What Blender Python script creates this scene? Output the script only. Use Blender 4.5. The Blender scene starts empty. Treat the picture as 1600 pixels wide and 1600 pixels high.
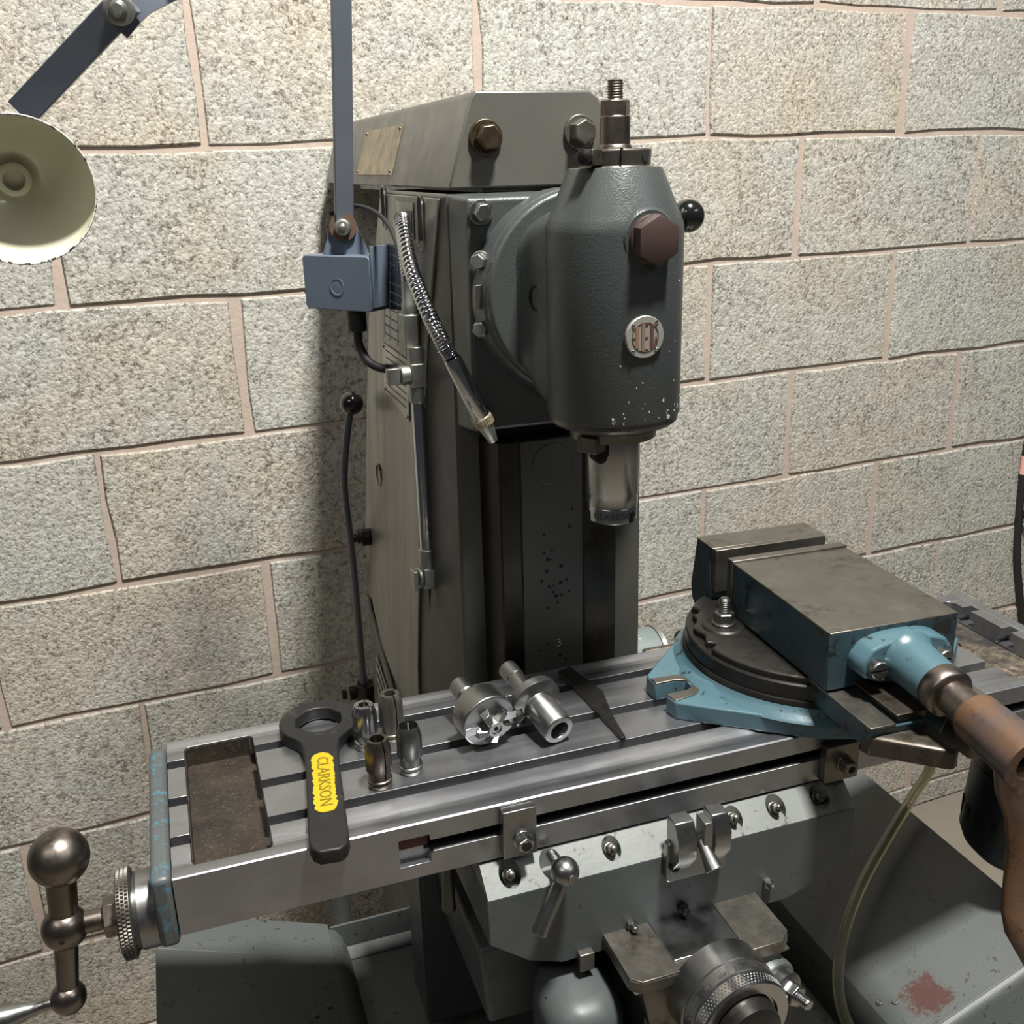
import bpy, bmesh, math, random
from mathutils import Vector, Matrix, Quaternion

random.seed(7)
SC = bpy.context.scene
COL = SC.collection
FL = 1.62            # camera height above the workshop floor (m); lengths below are mm, z measured from the camera's height

# ---------------------------------------------------------------- camera, world, lamps, exposure
cam_d = bpy.data.cameras.new('camera')
cam_d.sensor_width = 36.0
cam_d.lens = 36.0 * 1578.57 / 1600
cam_d.clip_start = 0.02
cam = bpy.data.objects.new('camera', cam_d)
COL.objects.link(cam)
RX, DN, FW = Vector((0.9450, -0.3260, -0.0261)), Vector((-0.1299, -0.3007, -0.9448)), Vector((0.3002, 0.8962, -0.3265))
R = Matrix((RX, -DN, -FW)).transposed()
cam.matrix_world = Matrix.Translation((0, 0, FL)) @ R.to_quaternion().to_matrix().to_4x4()
SC.camera = cam

SC.view_settings.view_transform = 'Standard'
SC.view_settings.look = 'None'
SC.view_settings.gamma = 1.0
SC.view_settings.use_curve_mapping = False
SC.view_settings.exposure = 0.0

world = bpy.data.worlds.new('workshop_air')
SC.world = world
world.use_nodes = True
bg = world.node_tree.nodes['Background']
bg.inputs[0].default_value = (0.86, 0.90, 1.0, 1)
bg.inputs[1].default_value = 0.055


def area(name, loc, target, sx, sy, power, col=(1, 1, 1)):
    d = bpy.data.lights.new(name, 'AREA')
    d.shape = 'RECTANGLE'
    d.size, d.size_y = sx / 1000, sy / 1000
    d.energy = power
    d.color = col
    o = bpy.data.objects.new(name, d)
    COL.objects.link(o)
    p = Vector(loc) / 1000 + Vector((0, 0, FL))
    t = Vector(target) / 1000 + Vector((0, 0, FL))
    o.location = p
    o.rotation_euler = (t - p).to_track_quat('-Z', 'Y').to_euler()
    return o


# ceiling lamps of the workshop
area('ceiling_lamp', (560, 155, 2000), (480, 900, -500), 250, 250, 185, (1.0, 0.985, 0.95))
area('ceiling_strip', (-1250, -300, 1300), (300, 1100, -500), 1200, 150, 9, (1.0, 0.96, 0.9))
area('ceiling_strip', (1900, -900, 1400), (700, 1200, -400), 1200, 150, 10, (0.95, 0.98, 1.0))


# ---------------------------------------------------------------- materials
def lin(h):
    h = h.lstrip('#')
    o = []
    for i in (0, 2, 4):
        c = int(h[i:i + 2], 16) / 255
        o.append(c / 12.92 if c <= 0.04045 else ((c + 0.055) / 1.055) ** 2.4)
    return (*o, 1)


class NT:
    def __init__(self, name):
        self.m = bpy.data.materials.new(name)
        self.m.use_nodes = True
        self.t = self.m.node_tree
        self.b = self.t.nodes['Principled BSDF']
        self.co = self.t.nodes.new('ShaderNodeTexCoord').outputs['Object']

    def n(self, typ, **kw):
        nd = self.t.nodes.new(typ)
        for k, v in kw.items():
            setattr(nd, k, v)
        return nd

    def l(self, a, b):
        self.t.links.new(a, b)

    def noise(self, scale, detail=4, rough=0.6, vec=None, stretch=None):
        v = vec or self.co
        if stretch:
            mp = self.n('ShaderNodeMapping')
            mp.inputs['Scale'].default_value = stretch
            self.l(v, mp.inputs['Vector'])
            v = mp.outputs[0]
        nd = self.n('ShaderNodeTexNoise')
        nd.inputs['Scale'].default_value = scale
        nd.inputs['Detail'].default_value = detail
        nd.inputs['Roughness'].default_value = rough
        self.l(v, nd.inputs['Vector'])
        return nd.outputs['Fac']

    def voro(self, scale, feature='F1', out='Distance', vec=None):
        nd = self.n('ShaderNodeTexVoronoi', feature=feature)
        nd.inputs['Scale'].default_value = scale
        self.l(vec or self.co, nd.inputs['Vector'])
        return nd.outputs[out]

    def ramp(self, fac, p0, p1, c0=(0, 0, 0, 1), c1=(1, 1, 1, 1)):
        r = self.n('ShaderNodeValToRGB')
        r.color_ramp.elements[0].position = p0
        r.color_ramp.elements[1].position = p1
        r.color_ramp.elements[0].color = c0
        r.color_ramp.elements[1].color = c1
        self.l(fac, r.inputs[0])
        return r.outputs[0]

    def mix(self, fac, a, b, mode='MIX'):
        x = self.n('ShaderNodeMix', data_type='RGBA', blend_type=mode)
        for v, i in ((fac, 0), (a, 6), (b, 7)):
            if hasattr(v, 'default_value'):
                self.l(v, x.inputs[i])
            else:
                x.inputs[i].default_value = v
        return x.outputs[2]

    def bump(self, h, strength, dist=0.001):
        bp = self.n('ShaderNodeBump')
        bp.inputs['Strength'].default_value = strength
        bp.inputs['Distance'].default_value = dist
        self.l(h, bp.inputs['Height'])
        if self.b.inputs['Normal'].is_linked:
            self.l(self.b.inputs['Normal'].links[0].from_socket, bp.inputs['Normal'])
        self.l(bp.outputs[0], self.b.inputs['Normal'])

    def set(self, **kw):
        names = dict(col='Base Color', metal='Metallic', rough='Roughness', spec='Specular IOR Level', coat='Coat Weight',
                     trans='Transmission Weight', ior='IOR', alpha='Alpha')
        for k, v in kw.items():
            i = self.b.inputs[names[k]]
            if hasattr(v, 'default_value'):
                self.l(v, i)
            else:
                i.default_value = v
        return self


def paint(name, col, col2=None, rough=0.4, chip=None, chip_at=0.66, chip_scale=60, hammer=0.0, hs=350, var=0.5, vs=9, spec=0.5):
    """Old machine enamel: uneven tone, chips down to the undercoat, hammered or smooth skin."""
    k = NT(name)
    c2 = col2 or col
    c = k.mix(k.ramp(k.noise(vs, 6, 0.65), 0.35, 0.7), lin(col), lin(c2))
    if chip:
        m = k.ramp(k.noise(chip_scale, 7, 0.72), chip_at, chip_at + 0.03)
        c = k.mix(m, c, lin(chip))
    k.set(col=c, rough=k.ramp(k.noise(vs * 4, 5), 0.2, 0.8, (rough * 0.75,) * 3 + (1,), (min(1, rough * 1.3),) * 3 + (1,)), spec=spec)
    if hammer:
        k.bump(k.noise(hs, 2, 0.5), hammer, 0.0008)
    k.bump(k.noise(28, 4), 0.08, 0.002)
    return k.m


def steel(name, col, rough=0.35, metal=1.0, stain=None, stain_at=0.6, stain_scale=18, brush=None, bump=0.05):
    k = NT(name)
    n1 = k.noise(14, 6, 0.7)
    base = lin(col)
    dk = tuple(x * 0.72 for x in base[:3]) + (1,)
    c = k.mix(k.ramp(n1, 0.3, 0.72), dk, base)
    if stain:
        m = k.ramp(k.noise(stain_scale, 7, 0.7), stain_at, stain_at + 0.12)
        c = k.mix(m, c, lin(stain))
    k.set(col=c, metal=metal)
    r = k.noise(40, 6, 0.7, stretch=brush)
    k.set(rough=k.ramp(r, 0.25, 0.8, (rough * 0.7,) * 3 + (1,), (min(1, rough * 1.35),) * 3 + (1,)))
    k.bump(k.noise(260, 3, stretch=brush), bump, 0.0006)
    return k.m


def plain(name, col, rough=0.5, metal=0.0, **kw):
    k = NT(name)
    n = k.noise(30, 5)
    base = lin(col)
    k.set(col=k.mix(n, tuple(x * 0.85 for x in base[:3]) + (1,), tuple(min(1, x * 1.12) for x in base[:3]) + (1,)), rough=rough, metal=metal, **kw)
    return k.m


def concrete_block():
    k = NT('aggregate_block')
    info = k.n('ShaderNodeObjectInfo')
    add = k.n('ShaderNodeVectorMath', operation='MULTIPLY_ADD')
    k.l(info.outputs['Random'], add.inputs[0])
    add.inputs[1].default_value = (9, 5, 7)
    k.l(k.co, add.inputs[2])
    v = add.outputs[0]
    tone = k.ramp(info.outputs['Random'], 0.2, 0.8, lin('#b8b0a2'), lin('#b4b3aa'))
    c = k.mix(k.ramp(k.noise(6, 4, 0.6, v), 0.38, 0.66), tone, lin('#b1b0a9'))
    c = k.mix(k.ramp(k.noise(3.1, 3, 0.6, v), 0.52, 0.75), c, lin('#b2a998'))
    wn = k.n('ShaderNodeTexNoise')
    wn.inputs['Scale'].default_value = 120
    k.l(v, wn.inputs['Vector'])
    wv = k.n('ShaderNodeVectorMath', operation='MULTIPLY_ADD')
    k.l(wn.outputs['Color'], wv.inputs[0])
    wv.inputs[1].default_value = (0.008, 0.008, 0.008)
    k.l(v, wv.inputs[2])
    cell = k.voro(165, 'F1', 'Color', wv.outputs[0])
    g = k.n('ShaderNodeSeparateColor')
    k.l(cell, g.inputs[0])
    c2 = k.n('ShaderNodeMix', data_type='RGBA', blend_type='MULTIPLY')
    c2.inputs[0].default_value = 1.0
    k.l(c, c2.inputs[6])
    k.l(k.ramp(g.outputs[0], 0.05, 0.95, (0.78, 0.77, 0.755, 1), (1.10, 1.10, 1.09, 1)), c2.inputs[7])
    pit = k.n('ShaderNodeMix', data_type='RGBA', blend_type='MULTIPLY')
    pit.inputs[0].default_value = 1.0
    k.l(c2.outputs[2], pit.inputs[6])
    pm = k.n('ShaderNodeMath', operation='ADD')
    k.l(k.noise(130, 4, 0.75, v), pm.inputs[0])
    lo = k.n('ShaderNodeMath', operation='MULTIPLY')
    k.l(k.noise(9, 3, 0.6, v), lo.inputs[0])
    lo.inputs[1].default_value = 0.18
    k.l(lo.outputs[0], pm.inputs[1])
    k.l(k.ramp(pm.outputs[0], 0.46, 0.56, (0.44, 0.42, 0.39, 1), (1, 1, 1, 1)), pit.inputs[7])
    ed = k.n('ShaderNodeMath', operation='MULTIPLY_ADD')
    k.l(k.noise(38, 4, 0.7, v), ed.inputs[0])
    ed.inputs[1].default_value = -0.34
    k.l(k.voro(165, 'DISTANCE_TO_EDGE', 'Distance', wv.outputs[0]), ed.inputs[2])
    ed2 = k.n('ShaderNodeMath', operation='ADD')
    k.l(ed.outputs[0], ed2.inputs[0])
    ed2.inputs[1].default_value = 0.3
    crev = k.ramp(ed2.outputs[0], 0.095, 0.165, (0.42, 0.40, 0.37, 1), (1, 1, 1, 1))
    cm = k.n('ShaderNodeMix', data_type='RGBA', blend_type='MULTIPLY')
    cm.inputs[0].default_value = 1.0
    k.l(pit.outputs[2], cm.inputs[6])
    k.l(crev, cm.inputs[7])
    k.set(col=cm.outputs[2], rough=0.95, spec=0.15)
    k.bump(k.voro(165, 'F1', 'Distance', wv.outputs[0]), 0.45, -0.003)
    k.bump(pm.outputs[0], 0.55, 0.004)
    return k.m


M = {}
M['block'] = concrete_block()
k = NT('pink_mortar')
k.set(col=k.mix(k.noise(45, 6), lin('#9f9084'), lin('#b9a99c')), rough=0.95, spec=0.1)
k.bump(k.noise(160, 5), 0.5, 0.002)
M['mortar'] = k.m
k = NT('floor_concrete')
k.set(col=k.mix(k.noise(7, 7, 0.7), lin('#756d60'), lin('#8f8678')), rough=0.85)
k.bump(k.noise(90, 5), 0.25, 0.002)
M['floor'] = k.m

M['hammer'] = paint('hammered_dark_grey_enamel', '#3f4341', '#383c3b', 0.36, '#a9aba4', 0.70, 40, 0.36, 760)
M['column'] = paint('grey_green_enamel', '#45443f', '#3d3d39', 0.38, '#8e8d84', 0.76, 30, 0.10, 300)
M['overarm'] = paint('warm_grey_enamel', '#57554f', '#4e4d48', 0.33, '#3a3a36', 0.76, 40, 0.10, 300)
M['panel'] = steel('grey_cover_sheet', '#86837a', 0.34, 0.55, bump=0.03, brush=(1, 1, 0.05))
M['saddle'] = paint('worn_grey_enamel', '#494d4c', '#424746', 0.42, '#26241f', 0.64, 50, 0.12, 260)
M['bevel'] = paint('lit_worn_enamel', '#757873', '#666a67', 0.42, '#3f3d37', 0.60, 70, 0.2, 200)  # saddle's own enamel, lightened for the overhead light; the dark chips are wear
M['tray'] = paint('tray_grey_enamel', '#4d504e', '#464a48', 0.5, '#2b2926', 0.61, 90, 0.35, 330)
k = NT('tray_enamel_with_red_oxide_patch')
c = k.mix(k.ramp(k.noise(9, 6), 0.35, 0.7), lin('#505351'), lin('#484c4a'))
c = k.mix(k.ramp(k.noise(95, 7, 0.7), 0.62, 0.65), c, lin('#33312d'))
sep = k.n('ShaderNodeSeparateXYZ')
k.l(k.co, sep.inputs[0])
vd = k.n('ShaderNodeVectorMath', operation='DISTANCE')
k.l(k.co, vd.inputs[0])
M['_redpos'] = vd
ad = k.n('ShaderNodeMath', operation='MULTIPLY_ADD')
k.l(k.noise(60, 6, 0.8), ad.inputs[0])
ad.inputs[1].default_value = 0.075
k.l(vd.outputs['Value'], ad.inputs[2])
c = k.mix(k.ramp(ad.outputs[0], 0.058, 0.063, (1, 1, 1, 1), (0, 0, 0, 1)), c, lin('#43271f'))
k.set(col=c, rough=0.5)
k.bump(k.noise(330, 2), 0.3, 0.0008)
M['tray_red'] = k.m
REDPOS = M.pop('_redpos')
M['table'] = steel('ground_table_steel', '#a6a7aa', 0.36, 0.94, '#7a7876', 0.62, 16, (0.12, 1, 1), 0.06)
M['table_side'] = M['table']
M['bright'] = steel('bright_machined_steel', '#b9b9b8', 0.24, 1.0, '#8d877c', 0.66, 30)
M['satin'] = steel('satin_steel', '#9a9a98', 0.33, 1.0, '#6c675e', 0.62, 30)
M['aged'] = steel('aged_brown_steel', '#857c74', 0.34, 1.0, '#4a4038', 0.55, 25)
M['dull'] = steel('dull_grey_steel', '#7b776f', 0.40, 0.9, '#4f4a42', 0.55, 22)
M['dark'] = steel('oiled_dark_steel', '#3e3c39', 0.38, 0.8, '#28241f', 0.55, 22)
M['way'] = steel('dark_way_steel', '#4b4843', 0.30, 0.9, '#37332d', 0.5, 9, (1, 1, 0.08))
M['chrome'] = steel('chrome_plate', '#d2d4d6', 0.10, 1.0, bump=0.0)
k = NT('rusty_cast_iron')
c = k.mix(k.ramp(k.noise(20, 7, 0.75), 0.35, 0.62), lin('#1b1816'), lin('#3b332a'))
c = k.mix(k.ramp(k.noise(11, 5, 0.7), 0.56, 0.72), c, lin('#35261b'))
c = k.mix(k.ramp(k.noise(330, 6, 0.8), 0.56, 0.66), c, lin('#5a5142'))
k.set(col=c, rough=0.55, metal=0.3)
k.bump(k.noise(150, 5), 0.5, 0.0015)
M['rust'] = k.m
k = NT('gritty_swarf_dust')
c = k.mix(k.ramp(k.noise(120, 5, 0.8), 0.4, 0.62), lin('#241f1a'), lin('#6d6250'))
c = k.mix(k.ramp(k.noise(13, 5), 0.45, 0.65), c, lin('#1a1816'))
k.set(col=c, rough=0.8)
k.bump(k.noise(260, 4), 0.7, 0.002)
M['grit'] = k.m
k = NT('rust_brown_handle')
c = k.mix(k.ramp(k.noise(9, 5), 0.48, 0.66), lin('#755a45'), lin('#55535a'))
c = k.mix(k.ramp(k.noise(60, 6, 0.7), 0.55, 0.72), c, lin('#443022'))
k.set(col=c, rough=0.38, metal=0.55)
k.bump(k.noise(170, 4), 0.3, 0.001)
M['brown'] = k.m
M['blue'] = paint('sky_blue_enamel', '#466068', '#3c5760', 0.33, '#2a2f31', 0.605, 62, 0.12, 240)
M['blue_dark'] = paint('oily_blue_enamel', '#31474f', '#242c30', 0.38, '#1c1f20', 0.555, 48, 0.12, 240)
M['bluewear'] = paint('worn_blue_on_grey_enamel', '#4b4e4d', '#434747', 0.42, '#3f626e', 0.545, 110, 0.1, 240)
M['oily'] = steel('oily_cast_steel', '#5a544c', 0.42, 0.8, '#353027', 0.52, 26)
M['hexplug'] = plain('dark_brown_plastic', '#3d2f2b', 0.42)
M['black'] = plain('black_bakelite', '#141414', 0.16, coat=0.4)
M['rubber'] = plain('black_rubber', '#1d1d1e', 0.6)
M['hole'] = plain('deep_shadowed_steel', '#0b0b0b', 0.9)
M['lamp'] = paint('slate_blue_lamp_enamel', '#565b63', '#4f545b', 0.36, '#2e3032', 0.76, 40, 0.05, 200)
M['lampbox'] = paint('blue_grey_switch_enamel', '#5d6774', '#56606d', 0.33, '#34383c', 0.76, 40, 0.03, 200)
M['enamel'] = plain('cream_white_enamel', '#c2c0aa', 0.3, coat=0.3)
M['rustwash'] = plain('rusty_washer', '#5f4a3d', 0.6, 0.3)
M['zinc'] = steel('grey_zinc', '#a5a69f', 0.4, 0.9)
k = NT('worn_brass_plate')
c = k.mix(k.ramp(k.noise(40, 6, 0.7), 0.42, 0.62), lin('#b3a58a'), lin('#8a806c'))
k.set(col=c, rough=0.4, metal=0.55)
M['nameplate'] = k.m
M['dataplate'] = plain('dark_blue_printed_plate', '#2b3138', 0.16, 0.5)
M['aluplate'] = steel('aluminium_plate', '#a3a29c', 0.3, 0.9, bump=0.02)
M['badge'] = plain('dull_aluminium_badge', '#8f8d86', 0.45, 0.35)
M['ink'] = plain('pale_ink', '#8b8e90', 0.5)
M['darkink'] = plain('dark_engraving', '#3a3733', 0.6)
M['tan'] = plain('tan_enamel_stripe', '#76604f', 0.4)
M['darktan'] = plain('dark_tan_enamel_stripe', '#51392f', 0.4)
M['wrench'] = steel('black_oxide_steel', '#2b2a29', 0.5, 0.5, '#3a3836', 0.6, 40)
M['yellow'] = paint('bright_yellow_paint', '#a89205', '#a08a02', 0.55, '#7d6800', 0.72, 140, 0.3, 400)
M['yellowink'] = plain('yellow_relief_edge', '#6f5c02', 0.6)
M['bronze'] = steel('oily_bronze_bolt', '#6b5f4c', 0.35, 0.9, '#45392a', 0.5, 60)
M['red'] = plain('dark_red_enamel', '#4d1418', 0.5)
k = NT('clear_pvc_tube')
k.set(col=lin('#d9d6bf'), rough=0.12, trans=0.85, ior=1.4)
M['clear'] = k.m
M['pink'] = plain('pink_label', '#d8a59a', 0.6)
M['slate'] = paint('pump_grey_enamel', '#5c6462', '#687270', 0.4, '#c3c8c4', 0.58, 40)
M['motor'] = plain('charcoal_motor_housing', '#2c3034', 0.4, 0.3)


# ---------------------------------------------------------------- mesh helpers (mm)
def perp(d):
    d = Vector(d).normalized()
    a = Vector((0, 0, 1)) if abs(d.z) < 0.9 else Vector((1, 0, 0))
    u = d.cross(a).normalized()
    return d, u, d.cross(u).normalized()


class MB:
    def __init__(self):
        self.bm = bmesh.new()

    def poly(self, rings, closed=True, cap=True):
        """Loft through rings of equal length."""
        bm = self.bm
        vs = [[bm.verts.new(Vector(p)) for p in r] for r in rings]
        n = len(vs[0])
        for a, b in zip(vs, vs[1:]):
            for i in range(n if closed else n - 1):
                j = (i + 1) % n
                bm.faces.new((a[i], a[j], b[j], b[i]))
        if cap:
            if len(vs[0]) > 2:
                bm.faces.new(list(reversed(vs[0])))
                bm.faces.new(vs[-1])
        return self

    def box(self, x0, x1, y0, y1, z0, z1):
        return self.poly([[(x0, y0, z), (x1, y0, z), (x1, y1, z), (x0, y1, z)] for z in (z0, z1)])

    def obox(self, c, sx, sy, sz, rz=0, rx=0, ry=0):
        q = Matrix.Rotation(rz, 3, 'Z') @ Matrix.Rotation(ry, 3, 'Y') @ Matrix.Rotation(rx, 3, 'X')
        c = Vector(c)
        rr = []
        for z in (-sz / 2, sz / 2):
            rr.append([c + q @ Vector((x, y, z)) for x, y in ((-sx / 2, -sy / 2), (sx / 2, -sy / 2), (sx / 2, sy / 2), (-sx / 2, sy / 2))])
        return self.poly(rr)

    def prism(self, pts, ax, a, b):
        f = {'x': lambda p, t: (t, p[0], p[1]), 'y': lambda p, t: (p[0], t, p[1]), 'z': lambda p, t: (p[0], p[1], t)}[ax]
        return self.poly([[f(p, a) for p in pts], [f(p, b) for p in pts]])

    def lathe(self, prof, o, d=(0, 0, 1), seg=40, u0=None, cap=True):
        """prof: (distance along d, radius)."""
        d, u, v = perp(d)
        o = Vector(o)
        rings = []
        for h, r in prof:
            r = max(r, 0.02)
            rings.append([o + d * h + (u * math.cos(2 * math.pi * i / seg) + v * math.sin(2 * math.pi * i / seg)) * r for i in range(seg)])
        return self.poly(rings, cap=cap)

    def tube(self, path, r, seg=14, cap=True):
        path = [Vector(p) for p in path]
        rad = r if isinstance(r, (list, tuple)) else [r] * len(path)
        t0 = (path[1] - path[0]).normalized()
        _, u, v = perp(t0)
        rings = []
        for i, p in enumerate(path):
            t = (path[min(i + 1, len(path) - 1)] - path[max(i - 1, 0)]).normalized()
            q = t0.rotation_difference(t)
            u = q @ u
            v = q @ v
            t0 = t
            rings.append([p + (u * math.cos(2 * math.pi * k / seg) + v * math.sin(2 * math.pi * k / seg)) * rad[i] for k in range(seg)])
        return self.poly(rings, cap=cap)

    def ball(self, c, r, n=28):
        prof = [(-r * math.cos(math.pi * i / n), r * math.sin(math.pi * i / n)) for i in range(n + 1)]
        return self.lathe(prof, c, (0.02, 0.03, 1), n * 2)

    def hexa(self, c, d, af, h, rot=0.0, cham=0.0):
        d, u, v = perp(d)
        c = Vector(c)
        rr = af / math.sqrt(3)
        ring = lambda t, k: [c + d * t + (u * math.cos(math.pi / 3 * i + rot) + v * math.sin(math.pi / 3 * i + rot)) * rr * k for i in range(6)]
        rs = [ring(0, 1), ring(h - cham, 1)]
        if cham:
            rs.append(ring(h, 0.86))
        else:
            rs[-1] = ring(h, 1)
        return self.poly(rs)

    def bar(self, p, q, w, t, side):
        """flat bar from p to q, width w along 'side', thickness t across."""
        p, q = Vector(p), Vector(q)
        d = (q - p).normalized()
        s = Vector(side)
        s = (s - d * s.dot(d)).normalized()
        n = d.cross(s)
        f = lambda c: [c + s * (w / 2) + n * (t / 2), c - s * (w / 2) + n * (t / 2), c - s * (w / 2) - n * (t / 2), c + s * (w / 2) - n * (t / 2)]
        return self.poly([f(p), f(q)])

    def text(self, s, size, o, ux, uy, depth=0.3, spacing=1.0, bend=None):
        cu = bpy.data.curves.new('t', 'FONT')
        cu.body = s
        cu.size = size
        cu.space_character = spacing
        cu.align_x = 'CENTER'
        cu.align_y = 'CENTER'
        cu.extrude = depth / 2
        cu.resolution_u = 2
        ob = bpy.data.objects.new('t', cu)
        COL.objects.link(ob)
        me = bpy.data.meshes.new_from_object(ob.evaluated_get(bpy.context.evaluated_depsgraph_get()))
        ux, uy, o = Vector(ux).normalized(), Vector(uy).normalized(), Vector(o)
        uz = ux.cross(uy)
        vs = []
        for v in me.vertices:
            if bend:      # wrap round a cylinder of radius bend whose axis is uy
                a = v.co.x / bend
                vs.append(self.bm.verts.new(o + ux * (bend * math.sin(a)) + uy * v.co.y + uz * (v.co.z - bend * (1 - math.cos(a)))))
            else:
                vs.append(self.bm.verts.new(o + ux * v.co.x + uy * v.co.y + uz * v.co.z))
        for p in me.polygons:
            try:
                self.bm.faces.new([vs[i] for i in p.vertices])
            except ValueError:
                pass
        bpy.data.objects.remove(ob)
        bpy.data.curves.remove(cu)
        bpy.data.meshes.remove(me)
        return self

    def xf(self, mat, start=0):
        self.bm.verts.ensure_lookup_table()
        for v in self.bm.verts[start:]:
            v.co = mat @ v.co
        return self

    def n(self):
        return len(self.bm.verts)

    def build(self, name, m, parent=None, bevel=0.0, seg=2, smooth=38, cut=None, label=None, cat=None, group=None, kind=None, loc=None, rz=0):
        bm = self.bm
        bmesh.ops.recalc_face_normals(bm, faces=bm.faces[:])
        me = bpy.data.meshes.new(name)
        bm.to_mesh(me)
        bm.free()
        o = bpy.data.objects.new(name, me)
        COL.objects.link(o)
        mats = m if isinstance(m, (list, tuple)) else [m]
        for x in mats:
            me.materials.append(x)
        if cut:
            for c in cut:
                co = c.bm
                bmesh.ops.recalc_face_normals(co, faces=co.faces[:])
                cm = bpy.data.meshes.new('cut')
                co.to_mesh(cm)
                co.free()
                cob = bpy.data.objects.new('cut', cm)
                COL.objects.link(cob)
                for x in mats:
                    cm.materials.append(x)
                md = o.modifiers.new('b', 'BOOLEAN')
                md.operation = 'DIFFERENCE'
                md.object = cob
                md.solver = 'EXACT'
                new = bpy.data.meshes.new_from_object(o.evaluated_get(bpy.context.evaluated_depsgraph_get()))
                o.modifiers.clear()
                o.data = new
                bpy.data.objects.remove(cob)
            o.data.name = name
            me = o.data
        if kind is None and parent is None and loc is None and me.vertices:
            xs = [v.co for v in me.vertices]
            loc = ((min(v.x for v in xs) + max(v.x for v in xs)) / 2, (min(v.y for v in xs) + max(v.y for v in xs)) / 2, min(v.z for v in xs))
        base = Vector((0, 0, 0))
        if parent is not None:
            base = Vector(BASE[parent.name])
        elif loc is not None:
            base = Vector(loc)
        BASE[o.name] = tuple(base)
        for v in me.vertices:
            v.co = (v.co - base) / 1000
        if parent is not None:
            o.parent = parent
        else:
            o.location = base / 1000 + Vector((0, 0, FL))
        if bevel:
            md = o.modifiers.new('edge', 'BEVEL')
            md.width = bevel / 1000
            md.segments = seg
            md.limit_method = 'ANGLE'
            md.angle_limit = math.radians(38)
            md.harden_normals = False
        if smooth:
            me.shade_smooth()
            me.set_sharp_from_angle(angle=math.radians(smooth))
        tag(o, label, cat, group, kind)
        return o


BASE = {}


def tag(o, label=None, cat=None, group=None, kind=None):
    for kx, v in (('label', label), ('category', cat), ('group', group), ('kind', kind)):
        if v:
            o[kx] = v
    return o


def thing(name, loc, label, cat, group=None):
    o = bpy.data.objects.new(name, None)
    o.empty_display_size = 0.05
    COL.objects.link(o)
    o.location = Vector(loc) / 1000 + Vector((0, 0, FL))
    BASE[o.name] = tuple(loc)
    return tag(o, label, cat, group)


def rrect(x0, x1, y0, y1, r, n=4):
    o = []
    for cx, cy, a in ((x1 - r, y1 - r, 0), (x0 + r, y1 - r, 90), (x0 + r, y0 + r, 180), (x1 - r, y0 + r, 270)):
        for i in range(n + 1):
            t = math.radians(a + 90 * i / n)
            o.append((cx + r * math.cos(t), cy + r * math.sin(t)))
    return o


def spline(pts, n=8):
    pts = [Vector(p) for p in pts]
    o = []
    for i in range(len(pts) - 1):
        p0, p1, p2, p3 = pts[max(i - 1, 0)], pts[i], pts[i + 1], pts[min(i + 2, len(pts) - 1)]
        for j in range(n):
            t = j / n
            o.append(0.5 * ((2 * p1) + (p2 - p0) * t + (2 * p0 - 5 * p1 + 4 * p2 - p3) * t * t + (3 * p1 - p0 - 3 * p2 + p3) * t ** 3))
    o.append(pts[-1])
    return o


def hexbolt(parent, p, d, af, h, wr, wt, m, name='bolt', rot=0.2, wm=None, label=None):
    d = Vector(d).normalized()
    b = MB()
    if wr:
        b.lathe([(-1, wr), (wt - 0.6, wr), (wt, wr - 0.6)], p, d, 28)
    b.hexa(Vector(p) + d * wt, d, af, h, rot, h * 0.18)
    return b.build(name, m, parent, bevel=0.5, label=label)


def capscrew(parent, p, d, r, h, m, name='cap_screw'):
    d = Vector(d).normalized()
    b = MB()
    b.lathe([(-2, r), (h - 0.7, r), (h, r - 0.7), (h, r * 0.52), (h * 0.45, r * 0.5)], p, d, 24)
    return b.build(name, m, parent)


def thread(r, a, b, pitch=1.6):
    o = []
    n = int((b - a) / pitch)
    for i in range(n):
        o += [(a + i * pitch, r * 0.86), (a + (i + 0.5) * pitch, r)]
    o.append((b, r * 0.8))
    return o


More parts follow.
